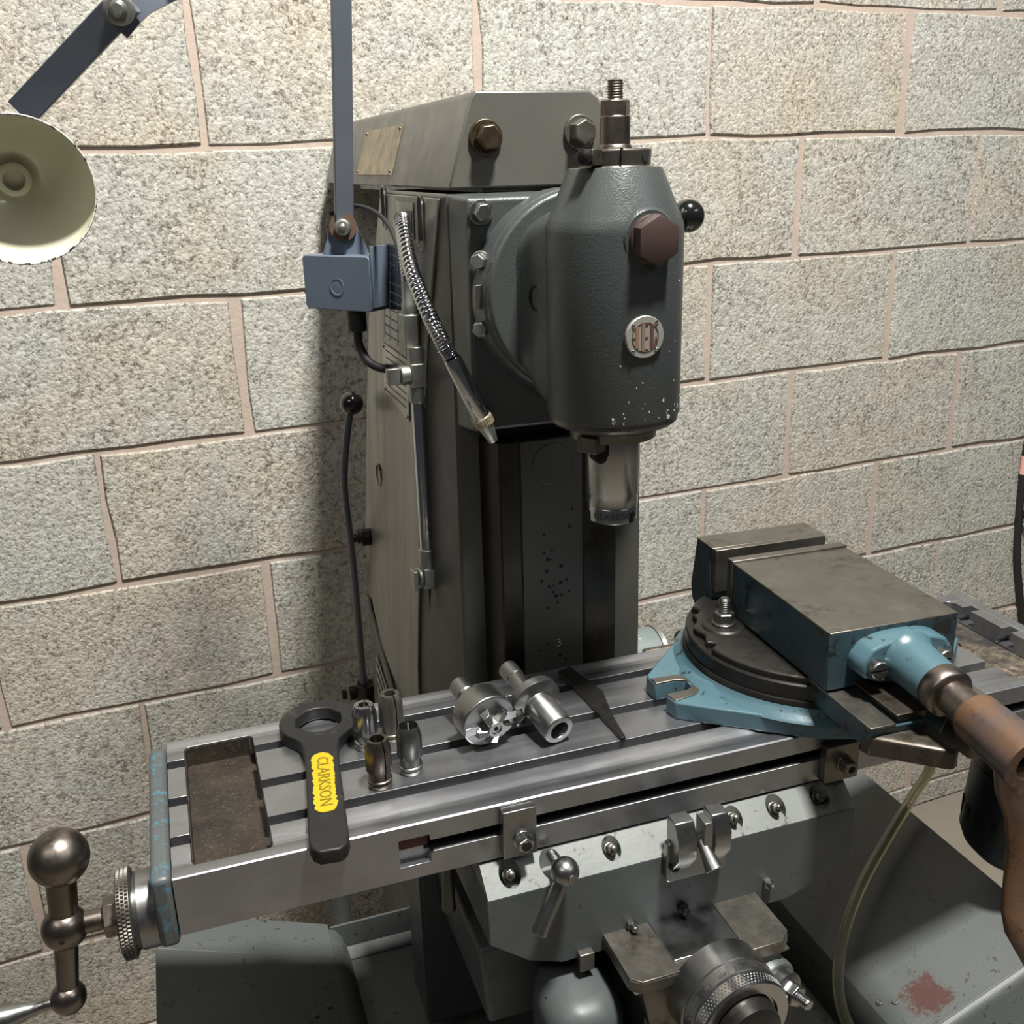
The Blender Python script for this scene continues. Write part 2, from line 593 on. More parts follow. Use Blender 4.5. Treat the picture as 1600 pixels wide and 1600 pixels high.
# ---------------------------------------------------------------- the wall of concrete blocks and the floor
WROT = 0.06                                     # the wall runs 3.4 degrees off the machine's table
WN = Vector((-math.sin(WROT), math.cos(WROT), 0))
wall = bpy.data.objects.new('wall_back', None)
b = MB()
b.box(-1500, 3300, 3, 60, -1620, 1400)
wall = b.build('wall_back', M['mortar'], None, kind='structure', smooth=0)
wall.location = WN * 1.6918 + Vector((0, 0, FL))
wall.rotation_euler = (0, 0, WROT)
wall['label'] = 'wall of grey beige aggregate concrete blocks with pinkish mortar joints'
BASE['wall_back'] = (0, 0, 0)
JOINTS = [1159, 934, 709, 484, 258, 34, -191, -420, -648, -872, -1095, -1325, -1555, -1626]
PH = [193, -30, 193, -30, 193, -42, 211, -30, 211, -24, 200, -30, 205]
blk = random.Random(3)
for r in range(len(JOINTS) - 1):
    zt, zb = JOINTS[r] - 4.2, JOINTS[r + 1] + 4.2
    if r == len(JOINTS) - 2:
        zb = -1616
    for c in range(-4, 7):
        x0 = PH[r] + c * 449 + (blk.random() - 0.5) * 8 + 6
        x1 = PH[r] + (c + 1) * 449 + (blk.random() - 0.5) * 8 - 6
        if x1 < -1480 or x0 > 3250:
            continue
        j = lambda: (blk.random() - 0.5) * 6.5
        pts = []
        for t in range(5):
            pts.append((x0 + (x1 - x0) * t / 5 + (0 if t else 1.5), zb + j()))
        for t in range(3):
            pts.append((x1 + j(), zb + (zt - zb) * t / 3 + (0 if t else 1.5)))
        for t in range(5):
            pts.append((x1 - (x1 - x0) * t / 5, zt + j()))
        for t in range(3):
            pts.append((x0 + j(), zt - (zt - zb) * t / 3))
        cx, cz = (x0 + x1) / 2, (zt + zb) / 2
        pr = (blk.random() - 0.5) * 3
        b = MB()
        b.poly([[(p[0], 12, p[1]) for p in pts], [(p[0], 2.5 + pr, p[1]) for p in pts],
                [(p[0] + (cx - p[0]) * 0.012, -1.5 + pr, p[1] + (cz - p[1]) * 0.025) for p in pts]])
        b.build('block', M['block'], wall, smooth=45)

b = MB()
b.poly([[(-2600, -2600, -1720), (4200, -2600, -1720), (4200, 1990, -1720), (-2600, 1600, -1720)],
        [(-2600, -2600, -1620), (4200, -2600, -1620), (4200, 1990, -1620), (-2600, 1600, -1620)]])
b.build('floor', M['floor'], None, kind='structure', smooth=0, loc=(0, 0, -1620))

# ================================================================ the milling machine
CX = 365
mill = thing('milling_machine', (CX, 1150, -1620), 'grey vertical milling machine standing in front of the concrete block wall', 'milling machine')

# ---- column (levels from bottom to top: front corner, chamfer, rear edge)
rings = []
for z, xf, xs, yc, yb in ((-1440, 256, 215, 1060, 1420), (-720, 259, 226, 1056, 1340), (-540, 260, 232, 1045, 1345), (-380, 261, 240, 1035, 1325),
                          (-180, 263, 250, 1000, 1290), (-110, 263.5, 256, 985, 1270), (-26, 264, 260, 960, 1215)):
    xr = 2 * CX - xf - 2
    rings.append([(xf, 950, z), (xr, 950, z), (xr, yb, z), (xs, yb, z), (xs, yc, z)])
b = MB()
b.poly(rings)
column = b.build('column', M['column'], mill, bevel=3)
# base casting under the column
b = MB()
b.prism(rrect(190, 540, 620, 1400, 40), 'z', -1618, -1430)
b.build('base', M['column'], mill, bevel=8)
# dovetail ways on the column front
b = MB()
b.prism([(284, 950), (296, 920), (318, 920), (330, 934), (376, 934), (388, 920), (424, 920), (434, 950)], 'z', -1100, -262)
b.build('vertical_way', M['way'], column, bevel=1.2)
b = MB()
b.prism([(319, 933), (319, 921), (386, 921), (386, 933)], 'z', -1100, -264)
b.lathe([(0, 21.5), (1.4, 21.5), (1.8, 21), (1.8, 0.1)], (353, 921.4, -290), (0, -1, 0), 48)
b.build('way_cover', M['column'], column, bevel=1)
b = MB()
for i in range(26):
    rr = random.Random(i)
    b.lathe([(0, 0.8 + rr.random() * 1.6), (0.5, 0.6 + rr.random())], (352 + rr.gauss(4, 14), 920.9, -400 + rr.gauss(-10, 45)), (0, -1, 0), 8)
b.build('oil_spots', M['hole'], column, kind='stuff')
b = MB()
b.text('3', 13, (358, 920.6, -492), (1, 0, 0), (0, 0, 1), 0.5)
b.build('chalk_number', M['ink'], column)

# left cover sheet: follows the column's left face from the chamfer back, upper corner cut, bottom edge rising to the rear
def side(y, z, off=2.2):
    """x of the left face at depth y and height z."""
    tab = [(-720, 259, 226, 1056), (-540, 260, 232, 1045), (-380, 261, 240, 1035), (-180, 263, 250, 1000), (-110, 263.5, 256, 985), (-26, 264, 260, 960)]
    for (z0, f0, s0, c0), (z1, f1, s1, c1) in zip(tab, tab[1:]):
        if z <= z1 or z1 == -26:
            t = max(0, min(1, (z - z0) / (z1 - z0)))
            xf, xs, yc = f0 + (f1 - f0) * t, s0 + (s1 - s0) * t, c0 + (c1 - c0) * t
            break
    x = xs if y >= yc else xf + (xs - xf) * (y - 950) / (yc - 950)
    return x - off
def yc_at(z):
    tab = [(-720, 1056), (-540, 1045), (-380, 1035), (-180, 1000), (-110, 985), (-26, 960)]
    for (z0, c0), (z1, c1) in zip(tab, tab[1:]):
        if z <= z1 or z1 == -26:
            return c0 + (c1 - c0) * max(0, min(1, (z - z0) / (z1 - z0)))
b = MB()
outer = []
for z, yf, yb in ((-640, 1080, 1200), (-625, 1049, 1262), (-560, 1047, 1350), (-480, 1041, 1350), (-300, 1022, 1318), (-180, 1001, 1290), (-110, 986, 1265), (-30, 962, 1218)):
    outer.append((z, yf, yb))
rr = []
for z, yf, yb in outer:
    rr.append([(side(yf, z, 3.2), yf, z), (side(yf, z, 0.2), yf, z), (side(yb, z, 0.2), yb, z), (side(yb, z, 3.2), yb, z)])
b.poly(rr)
panel = b.build('side_cover', M['panel'], column, bevel=0.8, smooth=30)
# slots and finger openings in the cover, drawn as dark inlets with a bright rim
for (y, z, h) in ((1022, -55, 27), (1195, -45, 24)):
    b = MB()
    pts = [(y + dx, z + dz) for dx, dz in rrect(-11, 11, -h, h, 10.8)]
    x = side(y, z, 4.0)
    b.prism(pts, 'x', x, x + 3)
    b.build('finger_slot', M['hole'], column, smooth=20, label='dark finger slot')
    b = MB()
    n = len(pts)
    b.tube([(x - 0.2, p[0], p[1]) for p in pts] + [(x - 0.2, pts[0][0], pts[0][1])], 1.2, 6)
    b.build('slot_rim', M['satin'], column)
b = MB()
pts = [(1245 + 14 * math.cos(t * math.pi / 20), -378 + 14 * math.sin(t * math.pi / 20)) for t in range(41)]
b.tube([(side(1245, -378, 3.4), p[0], p[1]) for p in pts], 1.3, 8)
b.build('sight_ring', M['bronze'], column)
# lower door with a data plate
b = MB()
pts = [(1345, -1000), (1345, -585), (1325, -600), (1200, -655), (1085, -720), (1062, -760), (1060, -1000)]
rr = [[(side(y, max(z, -719), 0.2), y, z) for y, z in pts], [(side(y, max(z, -719), 4.5), y, z) for y, z in pts]]
b.poly(rr)
b.build('lower_door', M['column'], column, bevel=2)
def on_side(name, quad, m, off, th=1.2, **kw):
    b = MB()
    b.poly([[(side(y, z, off), y, z) for y, z in quad], [(side(y, z, off + th), y, z) for y, z in quad]])
    return b.build(name, m, kw.pop('parent', column), smooth=20, **kw)
on_side('data_plate', [(1292, -655), (1200, -680), (1196, -740), (1288, -716)], M['aluplate'], 4.8)
for i in range(3):
    on_side('engraved_line', [(1286, -664 - i * 17), (1204, -688 - i * 16), (1204, -691 - i * 16), (1286, -667 - i * 17)], M['darkink'], 6.1, 0.4)
# speed chart plates on the cover
chart = on_side('speed_chart', [(1195, -78), (1072, -70), (1068, -196), (1190, -196)], M['dataplate'], 3.6, label='dark blue speed chart plate')
b = MB()
for i in range(11):
    z = -84 - i * 10.2
    b.poly([[(side(y, z, 5.2), y, z + dz) for y, dz in ((1190, 0), (1076, 0), (1076, -1.0), (1190, -1.0))], [(side(y, z, 5.5), y, z + dz) for y, dz in ((1190, 0), (1076, 0), (1076, -1.0), (1190, -1.0))]])
for y in (1190, 1160, 1120, 1076):
    b.poly([[(side(yy, zz, 5.2), yy, zz) for yy, zz in ((y, -84), (y - 1.3, -84), (y - 1.3, -192), (y, -192))], [(side(yy, zz, 5.5), yy, zz) for yy, zz in ((y, -84), (y - 1.3, -84), (y - 1.3, -192), (y, -192))]])
b.build('chart_lines', M['ink'], column)
on_side('upper_plate', [(1128, -36), (1054, -36), (1050, -72), (1124, -74)], M['aluplate'], 3.6)
on_side('upper_plate_mark', [(1080, -44), (1056, -44), (1055, -66), (1074, -66)], M['dataplate'], 4.9, 0.4)
lp = on_side('lower_plate', [(1205, -200), (1070, -200), (1070, -268), (1195, -258)], M['aluplate'], 3.6)
b = MB()
for i in range(7):
    z = -206 - i * 8
    b.poly([[(side(y, z, 5.0), y, z + dz) for y, dz in ((1185, 0), (1080, 0), (1080, -0.9), (1185, -0.9))], [(side(y, z, 5.3), y, z + dz) for y, dz in ((1185, 0), (1080, 0), (1080, -0.9), (1185, -0.9))]])
b.build('plate_lines', M['darkink'], column)
for y, z in ((1190, -254), (1075, -264), (1075, -204), (1196, -204)):
    b = MB()
    b.lathe([(-1, 2.2), (1, 2.0), (1.8, 0.6)], (side(y, z, 4.8), y, z), (-1, 0, 0), 10)
    b.build('rivet', M['satin'], column)
# knob on the rear of the left face
b = MB()
b.lathe([(0, 12), (12, 12), (13, 8), (18, 8), (18, 6), (24, 6)], (232, 1318, -488), (-1, 0.15, 0), 20)
b.build('plunger_knob', M['dark'], column, bevel=0.8)

# ---- overarm
b = MB()
fr = [(265, -22), (289, 57), (294, 63), (407, 63), (417, 56), (446, -12), (446, -22)]
b.prism(fr, 'y', 950, 1664)
overarm = b.build('overarm', M['overarm'], mill, bevel=2)
b = MB()
b.box(300, 432, 958, 1560, -30, -21)
b.build('dovetail_strip', M['way'], overarm)
for x, z, bm_ in ((302, 23, 'bronze'), (396, 26, 'dull')):
    hexbolt(overarm, (x, 950, z), (0, -1, 0), 21, 13, 16, 4, M[bm_], 'clamp_bolt', 0.12 if x < 350 else 0.5)
# worn name plate on its left flank
def flank(y, z, off):
    x = 265 + (z + 22) * 24 / 79
    return (x - off * 0.957, y, z + off * 0.29)
b = MB()
q = [(1410, 46), (1195, 46), (1245, -8), (1440, -8)]
q = [(1405, 44), (1200, 44), (1205, -10), (1415, -10)]
b.poly([[flank(y, z, 0.1) for y, z in q], [flank(y, z, 1.6) for y, z in q]])
b.build('name_plate', M['nameplate'], overarm, label='worn yellowish name plate', smooth=20)
for y, z in q:
    b = MB()
    yy, zz = y + (7 if y < 1300 else -7), z + (4 if z < 0 else -4)
    b.lathe([(0, 2.4), (1.2, 2.2), (2, 0.5)], flank(yy, zz, 1.2), (-0.957, 0, 0.29), 10)
    b.build('rivet', M['bronze'], overarm)

# ---- swivel mount and milling head
b = MB()
b.poly([[(263, 950, -248), (468, 950, -248), (468, 950, -26), (263, 950, -26)],
        [(264, 930, -246), (467, 930, -246), (467, 930, -27), (264, 930, -27)],
        [(268, 905, -244), (463, 905, -244), (463, 905, -29), (268, 905, -29)]])
b.lathe([(0, 96), (18, 95), (40, 91)], (CX, 918, -118), (0, -1, 0), 64)
mount = b.build('swivel_mount', M['hammer'], mill, bevel=3.5, seg=3)
for x, z in ((281, -41), (276, -231), (449, -231), (449, -41)):
    hexbolt(mount, (x, 905, z), (0, -1, 0), 15, 11, 11.5, 3, M['satin'], 'mount_bolt', 0.1)
for a in (199, 161, -19, 19, 215, 235):
    t = math.radians(a)
    if a in (161, 199):
        p = (CX + 93 * math.cos(t), 896, -113 + 93 * math.sin(t))
        hexbolt(mount, p, (-0.55, -0.83, 0), 13, 11, 9, 2, M['zinc'], 'swivel_bolt', 0.3)
b = MB()
b.box(268, 276, 886, 893, -125, -103)
b.build('zero_mark_plate', M['dull'], mount, bevel=0.6)
b = MB()
b.lathe([(0, 92), (5, 92), (6, 90.5), (15, 90.5), (17, 88), (17, 10)], (CX, 884, -113), (0, -1, 0), 72)
head = b.build('milling_head', M['hammer'], mill, bevel=1.2)
# neck joining the swivel disc and the spindle housing, then the housing itself
b = MB()
def neck(y, w, zt, zb, r):
    return [(CX + x, y, z) for x, z in rrect(-w, w, zb, zt, r, 5)]
b.poly([neck(869, 66, -44, -196, 40), neck(862, 61, -42, -202, 34), neck(850, 58.5, -40, -208, 28), neck(830, 57, -38, -211, 22), neck(800, 50, -36, -211, 14)])
b.build('neck', M['hammer'], head, bevel=0, smooth=50)
b = MB()
b.lathe([(-211, 50), (-211, 57), (-208, 58), (-56, 58), (-50, 57.4), (-44, 55), (-9, 40), (-6, 38.5), (-5.5, 36), (-5.5, 5)], (CX, 800, 0), (0, 0, 1), 72)
housing = b.build('spindle_housing', M['hammer'], head, smooth=40)
b = MB()
b.lathe([(0, 11), (1.5, 11), (1.5, 9), (0.4, 8.6), (0.4, 0.2)], (308.5, 838, -112), (-1, -0.18, 0), 30)
b.build('lock_hole', M['hole'], head)
b = MB()
b.lathe([(0, 52), (0, 56.5), (-4, 56.5), (-7, 53), (-7, 40)], (CX, 800, -211), (0, 0, 1), 64)
b.lathe([(-6, 41), (-12, 41), (-13, 39), (-20, 38), (-21, 20)], (CX, 800, -211), (0, 0, 1), 56)
b.build('spindle_nose', M['dull'], head)
b = MB()
b.obox((336, 781, -232), 16, 20, 14, 0.5)
b.build('drive_dog', M['dull'], head, bevel=0.8)
# brown hexagon plug on a cast boss
nd = Vector((0.10, -1, -0.02)).normalized()
b = MB()
b.lathe([(-14, 27), (-1, 24.5), (1.5, 22.5), (1.5, 2)], Vector((371, 747, -60)), nd, 40)
b.build('plug_boss', M['hammer'], head)
b = MB()
b.lathe([(0, 19.5), (4, 19.5), (5, 17)], Vector((371, 747, -60)) + nd * 1.2, nd, 36)
b.hexa(Vector((371, 747, -60)) + nd * 5.5, nd, 35, 11, 0.52, 1.0)
b.lathe([(0, 0.9), (0.3, 0.7)], Vector((371, 747, -60)) + nd * 16.4, nd, 10)
b.build('hexagon_plug', M['hexplug'], head, bevel=0.7, label='dark brown hexagon oil plug')
# round maker's badge
bd = Vector((0.03, -1, 0))
bo = Vector((365.5, 741.6, -136))
b = MB()
b.lathe([(-1.5, 17.2), (1.2, 17.2), (1.8, 16.6), (1.8, 0.1)], bo, bd, 48)
badge = b.build('maker_badge', M['badge'], head, label='round aluminium badge with tan striped letters')
bu = Vector((1, 0.03, 0))
b = MB()
ring = [bo + bd * 2.0 + (bu * math.cos(t * math.pi / 24) + Vector((0, 0, 1)) * math.sin(t * math.pi / 24)) * 11.8 for t in range(49)]
b.tube(ring, 0.35, 6)
b.build('badge_ring', M['darktan'], head)
BQ = lambda x, z, k: bo + bd * (2.0 + k) + bu * x + Vector((0, 0, z))
for x, h, mm in ((-7.4, 17, 'tan'), (-1.9, 22, 'tan'), (5.9, 20, 'darktan')):
    b = MB()
    b.poly([[BQ(x + dx, dz, k) for dx, dz in ((-1.5, -h / 2), (1.5, -h / 2), (1.5, h / 2), (-1.5, h / 2))] for k in (0, 0.4)])
    b.build('letter_stripe', M[mm], head)
for pts in (((-11.5, -0.6), (-8.9, -0.6), (-8.9, 0.1), (-11.5, 0.1)), ((-0.4, -0.6), (2.6, -0.6), (2.6, 0.1), (-0.4, 0.1)), ((-0.4, 9.6), (2.8, 9.6), (2.8, 10.6), (-0.4, 10.6)), ((-0.4, -10.6), (2.8, -10.6), (2.8, -9.6), (-0.4, -9.6)),
            ((7.4, -9), (8.2, -9), (10.4, -1), (9.4, 0)), ((9.4, 0), (10.4, -1), (11.2, -6), (10.6, -7))):
    b = MB()
    b.poly([[BQ(x, z, k) for x, z in pts] for k in (0, 0.4)])
    b.build('letter_bar', M['darktan'], head)
for sx, sz in ((-10.8, 10), (10.2, 11.5), (-10.8, -11), (10, -10.5)):
    b = MB()
    b.lathe([(1.5, 1.7), (2.4, 1.5), (3.1, 0.5)], bo + bu * sx + Vector((0, 0, sz)), bd, 12)
    b.build('badge_pin', M['chrome'], head)
# drawbar and clamp collar on top
b = MB()
b.lathe([(-5, 31), (-3, 31), (-3, 29), (9.5, 30), (10.5, 29), (10.5, 10)], (CX, 800, -2), (0, 0, 1), 48)
b.obox((340, 783, 2.5), 26, 12, 12, 0.62)
b.build('clamp_collar', M['dull'], head, bevel=0.7, label='split clamp collar')
b = MB()
b.lathe([(0, 6), (6, 6), (7, 4.5), (7, 1)], (329.5, 775.5, 2.5), (-0.82, -0.57, 0), 20)
b.build('collar_screw', M['dark'], head)
b = MB()
b.box(356.8, 358.2, 769.3, 775, -3, 9)
b.lathe([(0, 4), (0.4, 4)], (380, 774.4, 2.5), (0.45, -0.88, 0), 16)
b.build('collar_split', M['hole'], head)
b = MB()
b.lathe([(8, 14.5), (11, 13.5), (12, 12.6), (33, 12.2), (34, 11)], (CX, 800, 0), (0, 0, 1), 36)
b.hexa((CX, 800, 33), (0, 0, 1), 21, 13, 0.35, 1.0)
b.lathe(thread(6.6, 45, 61, 2.0), (CX, 800, 0), (0, 0, 1), 24)
b.build('drawbar', M['aged'], head, bevel=0.3)
# black ball of the quill lever on the right
b = MB()
b.ball((437, 806, -47), 14.2)
b.build('lever_ball', M['black'], head, label='black ball knob')
b = MB()
b.tube([(395, 830, -52), (426, 808, -48)], 5)
b.build('lever_stem', M['satin'], head)
for z in (-75, -140):
    b = MB()
    b.lathe([(0, 4), (6, 4), (7, 3)], (421, 806, z), (1, 0, 0), 16)
    b.build('side_screw', M['dark'], head)
# paint scratches and chips low on the housing
b = MB()
rs = random.Random(5)
for i in range(30):
    a = math.radians(-90 + rs.uniform(-25, 62))
    z = -208 + abs(rs.gauss(0, 9 if i < 20 else 40))
    s = rs.uniform(0.4, 1.0) * (2.6 if i < 6 else 1.1)
    c = Vector((CX + 58.05 * math.cos(a), 800 + 58.05 * math.sin(a), z))
    t = Vector((-math.sin(a), math.cos(a), 0))
    nn = Vector((math.cos(a), math.sin(a), 0))
    pts = [c + t * s * 0.6 * math.cos(k) * rs.uniform(0.3, 2.0) + Vector((0, 0, s * math.sin(k) * rs.uniform(0.6, 1.3))) for k in (0.2, 1.4, 2.6, 3.7, 5.1)]
    b.poly([[p - nn * 0.3 for p in pts], [p + nn * 0.12 for p in pts]])
b.build('paint_chips', plain('bare_chipped_metal', '#b5b7b2', 0.5, 0.3), head, kind='stuff', smooth=0)

# ---- work table: three T slots, trough at each end, stop groove in the front edge
def tslot(y0, y1):
    return [(y1, -500), (y1, -511), (y1 + 6, -511), (y1 + 6, -519), (y0 - 6, -519), (y0 - 6, -511), (y0, -511), (y0, -500)]
prof = [(677.5, -552), (677.5, -501.2), (679, -500), (689, -500), (692, -501.6), (700, -501.6), (703, -500)]
for y0, y1 in ((718, 730.5), (773.5, 786), (833, 845.5)):
    prof += list(reversed(tslot(y0, y1)))
prof += [(858, -500), (861, -501.6), (869, -501.6), (872, -500), (880.5, -500), (882, -501.2), (882, -552), (850, -552), (835, -535), (725, -535), (710, -552)]
b = MB()
b.prism(prof, 'x', -49.5, 845)
cuts = []
for x0, x1 in ((-34.5, 27), (757, 831)):
    c = MB()
    c.prism(rrect(x0, x1, 690, 868, 6), 'z', -524, -480)
    cuts.append(c)
c = MB()
c.prism([(123, -513), (149, -513), (149, -518.5), (830, -518.5), (830, -529.5), (152, -529.5), (149, -533), (149, -539), (123, -539)], 'y', 660, 686)
cuts.append(c)
c = MB()
c.prism([(145, -516), (832, -516), (832, -532), (145, -532)], 'y', 683, 692)
cuts.append(c)
table = b.build('work_table', M['table'], mill, bevel=0.9, seg=2, cut=cuts, smooth=30)
for x0, x1, m_ in ((-34, 26.5, 'rust'), (757.5, 830.5, 'grit')):
    b = MB()
    rs = random.Random(2)
    b.prism(rrect(x0 + 0.2, x1 - 0.2, 690.4, 867.6, 6), 'z', -524.5, -521.5)
    b.build('trough_floor', M[m_], table, smooth=0, label='rusty oily trough floor' if x0 < 0 else 'gritty trough floor')
    # rusty skin on the trough walls
    w = MB()
    o_, i_ = rrect(x0 - 0.3, x1 + 0.3, 690.1, 867.9, 6), rrect(x0 + 0.5, x1 - 0.5, 690.9, 867.1, 5.5)
    if x0 < 0:
        w.poly([[(p[0], p[1], -523) for p in o_], [(p[0], p[1], -503) for p in o_], [(p[0], p[1], -503) for p in i_], [(p[0], p[1], -523) for p in i_]], cap=False)
        for v in w.bm.verts:
            pass
        # leave the openings of the T slots free
        bad = [f for f in w.bm.faces if f.calc_center_median().x > x1 - 4]
        bmesh.ops.delete(w.bm, geom=bad, context='FACES')
        w.build('trough_wall', M['rust'], table, smooth=0)
b = MB()
b.lathe([(0, 10), (6, 10), (7, 8), (7, 0.2)], (779, 800, -522), (0.1, 0.9, 0.42), 20)
b.build('drain_plug', plain('orange_rust', '#7c4a31', 0.7), table)
b = MB()
b.box(124, 148, 684.5, 686.5, -527, -513)
b.build('groove_back', M['red'], table)
# black strip along the stop groove's back, shade put into its colour
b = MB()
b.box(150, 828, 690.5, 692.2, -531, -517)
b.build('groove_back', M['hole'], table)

# end plates
b = MB()
b.box(-65, -50, 676, 869, -560, -497)
b.build('end_plate', M['bluewear'], table, bevel=4.5, seg=3, label='end plate with worn blue paint')
b = MB()
b.box(845, 860, 676, 884, -560, -500.5)
b.build('end_plate', M['table'], table, bevel=2)
b = MB()
b.lathe([(0, 17), (14, 17), (17, 14)], (-50, 715, -551), (1, 0, 0), 28)
b.build('screw_bearing', M['dark'], table)

# stop dogs clamped in the groove
for x0, x1, z0, z1, bx, bz in ((208.5, 238, -548, -502.5, 225, -531), (521, 557, -551, -513, 541, -533)):
    b = MB()
    b.box(x0, x1, 668, 677.2, z0, z1)
    dog = b.build('stop_dog', M['satin'] if x0 < 300 else M['dull'], table, bevel=0.8)
    b = MB()
    b.lathe([(-1, 8.6), (1.4, 8.6), (2, 8)], (bx, 668, bz), (0, -1, 0), 28)
    b.hexa((bx, 666, bz), (0, -1, 0), 12.5, 9, 0.5, 1) if x0 < 300 else b.lathe([(2, 7.2), (11, 7.2), (12, 6.4), (12, 3.6), (8, 3.4), (8, 0.1)], (bx, 668, bz), (0, -1, 0), 24)
    b.build('dog_screw', M['bright'] if x0 < 300 else M['dull'], table, bevel=0.3)
    if x0 < 300:
        b = MB()
        b.lathe([(11, 4.6), (11.6, 4.4), (11.6, 0.1)], (bx, 668, bz), (0, -1, 0), 20)
        b.build('stud_end', M['dark'], table)

# ---- ball crank handle and dial on the left end
AX = Vector((0, 712, -546))
crank = thing('crank_handle', (0, 0, 0), None, None)
crank.parent = mill
crank.location = (Vector((-100, 712, -546)) - Vector(BASE['milling_machine'])) / 1000
BASE[crank.name] = (-100, 712, -546)
b = MB()
b.lathe([(-65, 30), (-78, 30.5), (-80, 29), (-82, 31.5)], AX, (1, 0, 0), 64)
b.build('dial', M['satin'], crank, smooth=35)
b = MB()
b.lathe([(-82, 32.5), (-83, 34), (-92, 34), (-93, 32.5), (-93, 8)], AX, (1, 0, 0), 96)
for i in range(72):
    a = 2 * math.pi * i / 72
    for jx in range(3):
        p = AX + Vector((-84.5 - jx * 3 - (1.5 if i % 2 else 0) * 0, 34.2 * math.cos(a + jx * 0.044), 34.2 * math.sin(a + jx * 0.044)))
        b.obox(p, 2.2, 1.5, 1.5, 0, a + 0.785)
b.build('knurled_ring', M['dull'], crank, smooth=35)
b = MB()
b.hexa(AX + Vector((-93, 0, 0)), (-1, 0, 0), 27, 12, 0.2, 1)
b.lathe([(-100, 8.5), (-130, 8.8)], AX, (1, 0, 0), 28)
b.build('spindle_nut', M['aged'], crank, bevel=0.4)
hub = Vector((-133, 712, -546))
top = Vector((-128, 716, -486))
low = Vector((-140, 708, -608))
b = MB()
b.ball(hub, 17.2)
b.build('hub_ball', M['aged'], crank)
b = MB()
b.ball(top, 22)
b.build('counterweight_ball', M['aged'], crank)
b = MB()
b.ball(low, 13.5)
b.build('grip_ball', M['aged'], crank)
b = MB()
b.tube([top, hub], [11.5, 10.4], 24)
b.tube([hub, low], [9.6, 7.8], 24)
b.build('crank_arm', M['aged'], crank)
b = MB()
d = Vector((-1, -0.04, -0.06)).normalized()
b.lathe([(10, 5.4), (17, 5.4), (18, 4.8), (27, 5.6), (40, 8.6), (54, 11), (66, 11.6), (78, 9.8), (88, 6.5), (92, 2)], low, d, 36)
b.build('grip', M['satin'], crank)
b = MB()
b.lathe([(0, 2.1), (0.6, 2.1)], hub + Vector((-1, -16.9, 0.2)), (-0.05, -1, 0), 16)
b.build('pin_hole', M['hole'], crank)

# ---- saddle
b = MB()
b.prism([(189, -574), (548, -574), (549, -629), (490, -655), (478, -658), (255, -658), (223, -646), (189, -619)], 'y', 655, 866)
saddle = b.build('saddle', M['saddle'], mill, bevel=1.2)
b = MB()
b.prism([(655, -574), (677, -555), (866, -555), (866, -574)], 'x', 189.5, 547.5)
cuts = []
for x, r in ((213, 9.5), (250, 10), (306, 8.5), (426, 8.5), (470, 9.5), (517, 9.5)):
    c = MB()
    c.lathe([(0, r), (24, r)], (x, 668, -573), (0, 0, 1), 28)
    cuts.append(c)
b.build('saddle_rim', M['bevel'], saddle, bevel=0.6, cut=cuts)
for x in (213, 306, 426, 470, 517):
    hexbolt(saddle, (x, 671, -566), (0, -0.75, 0.62), 8.5, 6, 6.2, 1.5, M['dull'], 'gib_bolt', 0.3)
    b = MB()
    b.lathe([(7, 2.4), (12, 2.2), (12.5, 1)], (x, 671, -566), (0, -0.75, 0.62), 12)
    b.build('gib_screw', M['bright'] if x == 470 else M['dull'], saddle)
for x, z, mm in ((319, -636, 'satin'), (369, -632, 'dark'), (457, -632, 'satin')):
    b = MB()
    b.hexa((x, 655, z), (0, -1, 0), 9, 5, 0.3, 0.6)
    b.lathe([(5, 3), (10, 3), (11, 2)], (x, 655, z), (0, -1, 0.1), 14)
    b.build('adjusting_screw', M[mm], saddle)
b = MB()
b.box(268, 282, 648, 656, -668, -650)
b.build('gib_end', M['dull'], saddle, bevel=1)
# clamp lever
b = MB()
b.lathe(thread(5.0, -2, 26, 1.8), (250, 667, -553), (0.06, -0.82, -0.12), 20)
b.build('lever_stud', M['satin'], saddle)
b = MB()
b.ball((252, 641, -551), 12)
b.lathe([(9.5, 4.5), (12.6, 4.2), (12.8, 0.2)], (252, 641, -551), (0.15, -1, -0.05), 20)
b.build('lever_ball', M['satin'], saddle)
b = MB()
b.tube([(250, 640, -556), (226, 634, -600)], [5.6, 7.4], 24)
b.build('clamp_lever', M['satin'], saddle, bevel=0.8)
# table stop bracket in the middle of the saddle
b = MB()
b.prism(rrect(349, 407, -596, -556, 4), 'y', 647, 654.6)
br = b.build('stop_bracket', M['satin'], saddle, bevel=0.7)
for x0, x1 in ((353, 371), (388, 404)):
    b = MB()
    b.prism([(647, -585), (634, -566), (634, -548), (642, -533), (657, -533), (657, -585)], 'x', x0, x1)
    b.build('bracket_lug', M['satin'], saddle, bevel=0.9)
for x in (356, 402):
    b = MB()
    b.lathe([(-1, 5), (2.5, 5), (3, 4.4), (3, 2.7), (0.5, 2.5), (0.5, 0.1)], (x, 647, -580 if x < 380 else -573), (0, -1, 0), 24)
    b.build('bracket_screw', M['dark'], saddle)
b = MB()
b.box(376, 384, 632, 648, -560, -532)
b.build('stop_finger', M['satin'], saddle, bevel=0.8)
b = MB()
b.lathe([(0, 4.8), (6, 5), (26, 8), (27, 7.2), (27, 0.2)], (377, 640, -553), (0.12, -0.62, -0.62), 28)
b.build('stop_plunger', M['satin'], saddle, bevel=0)
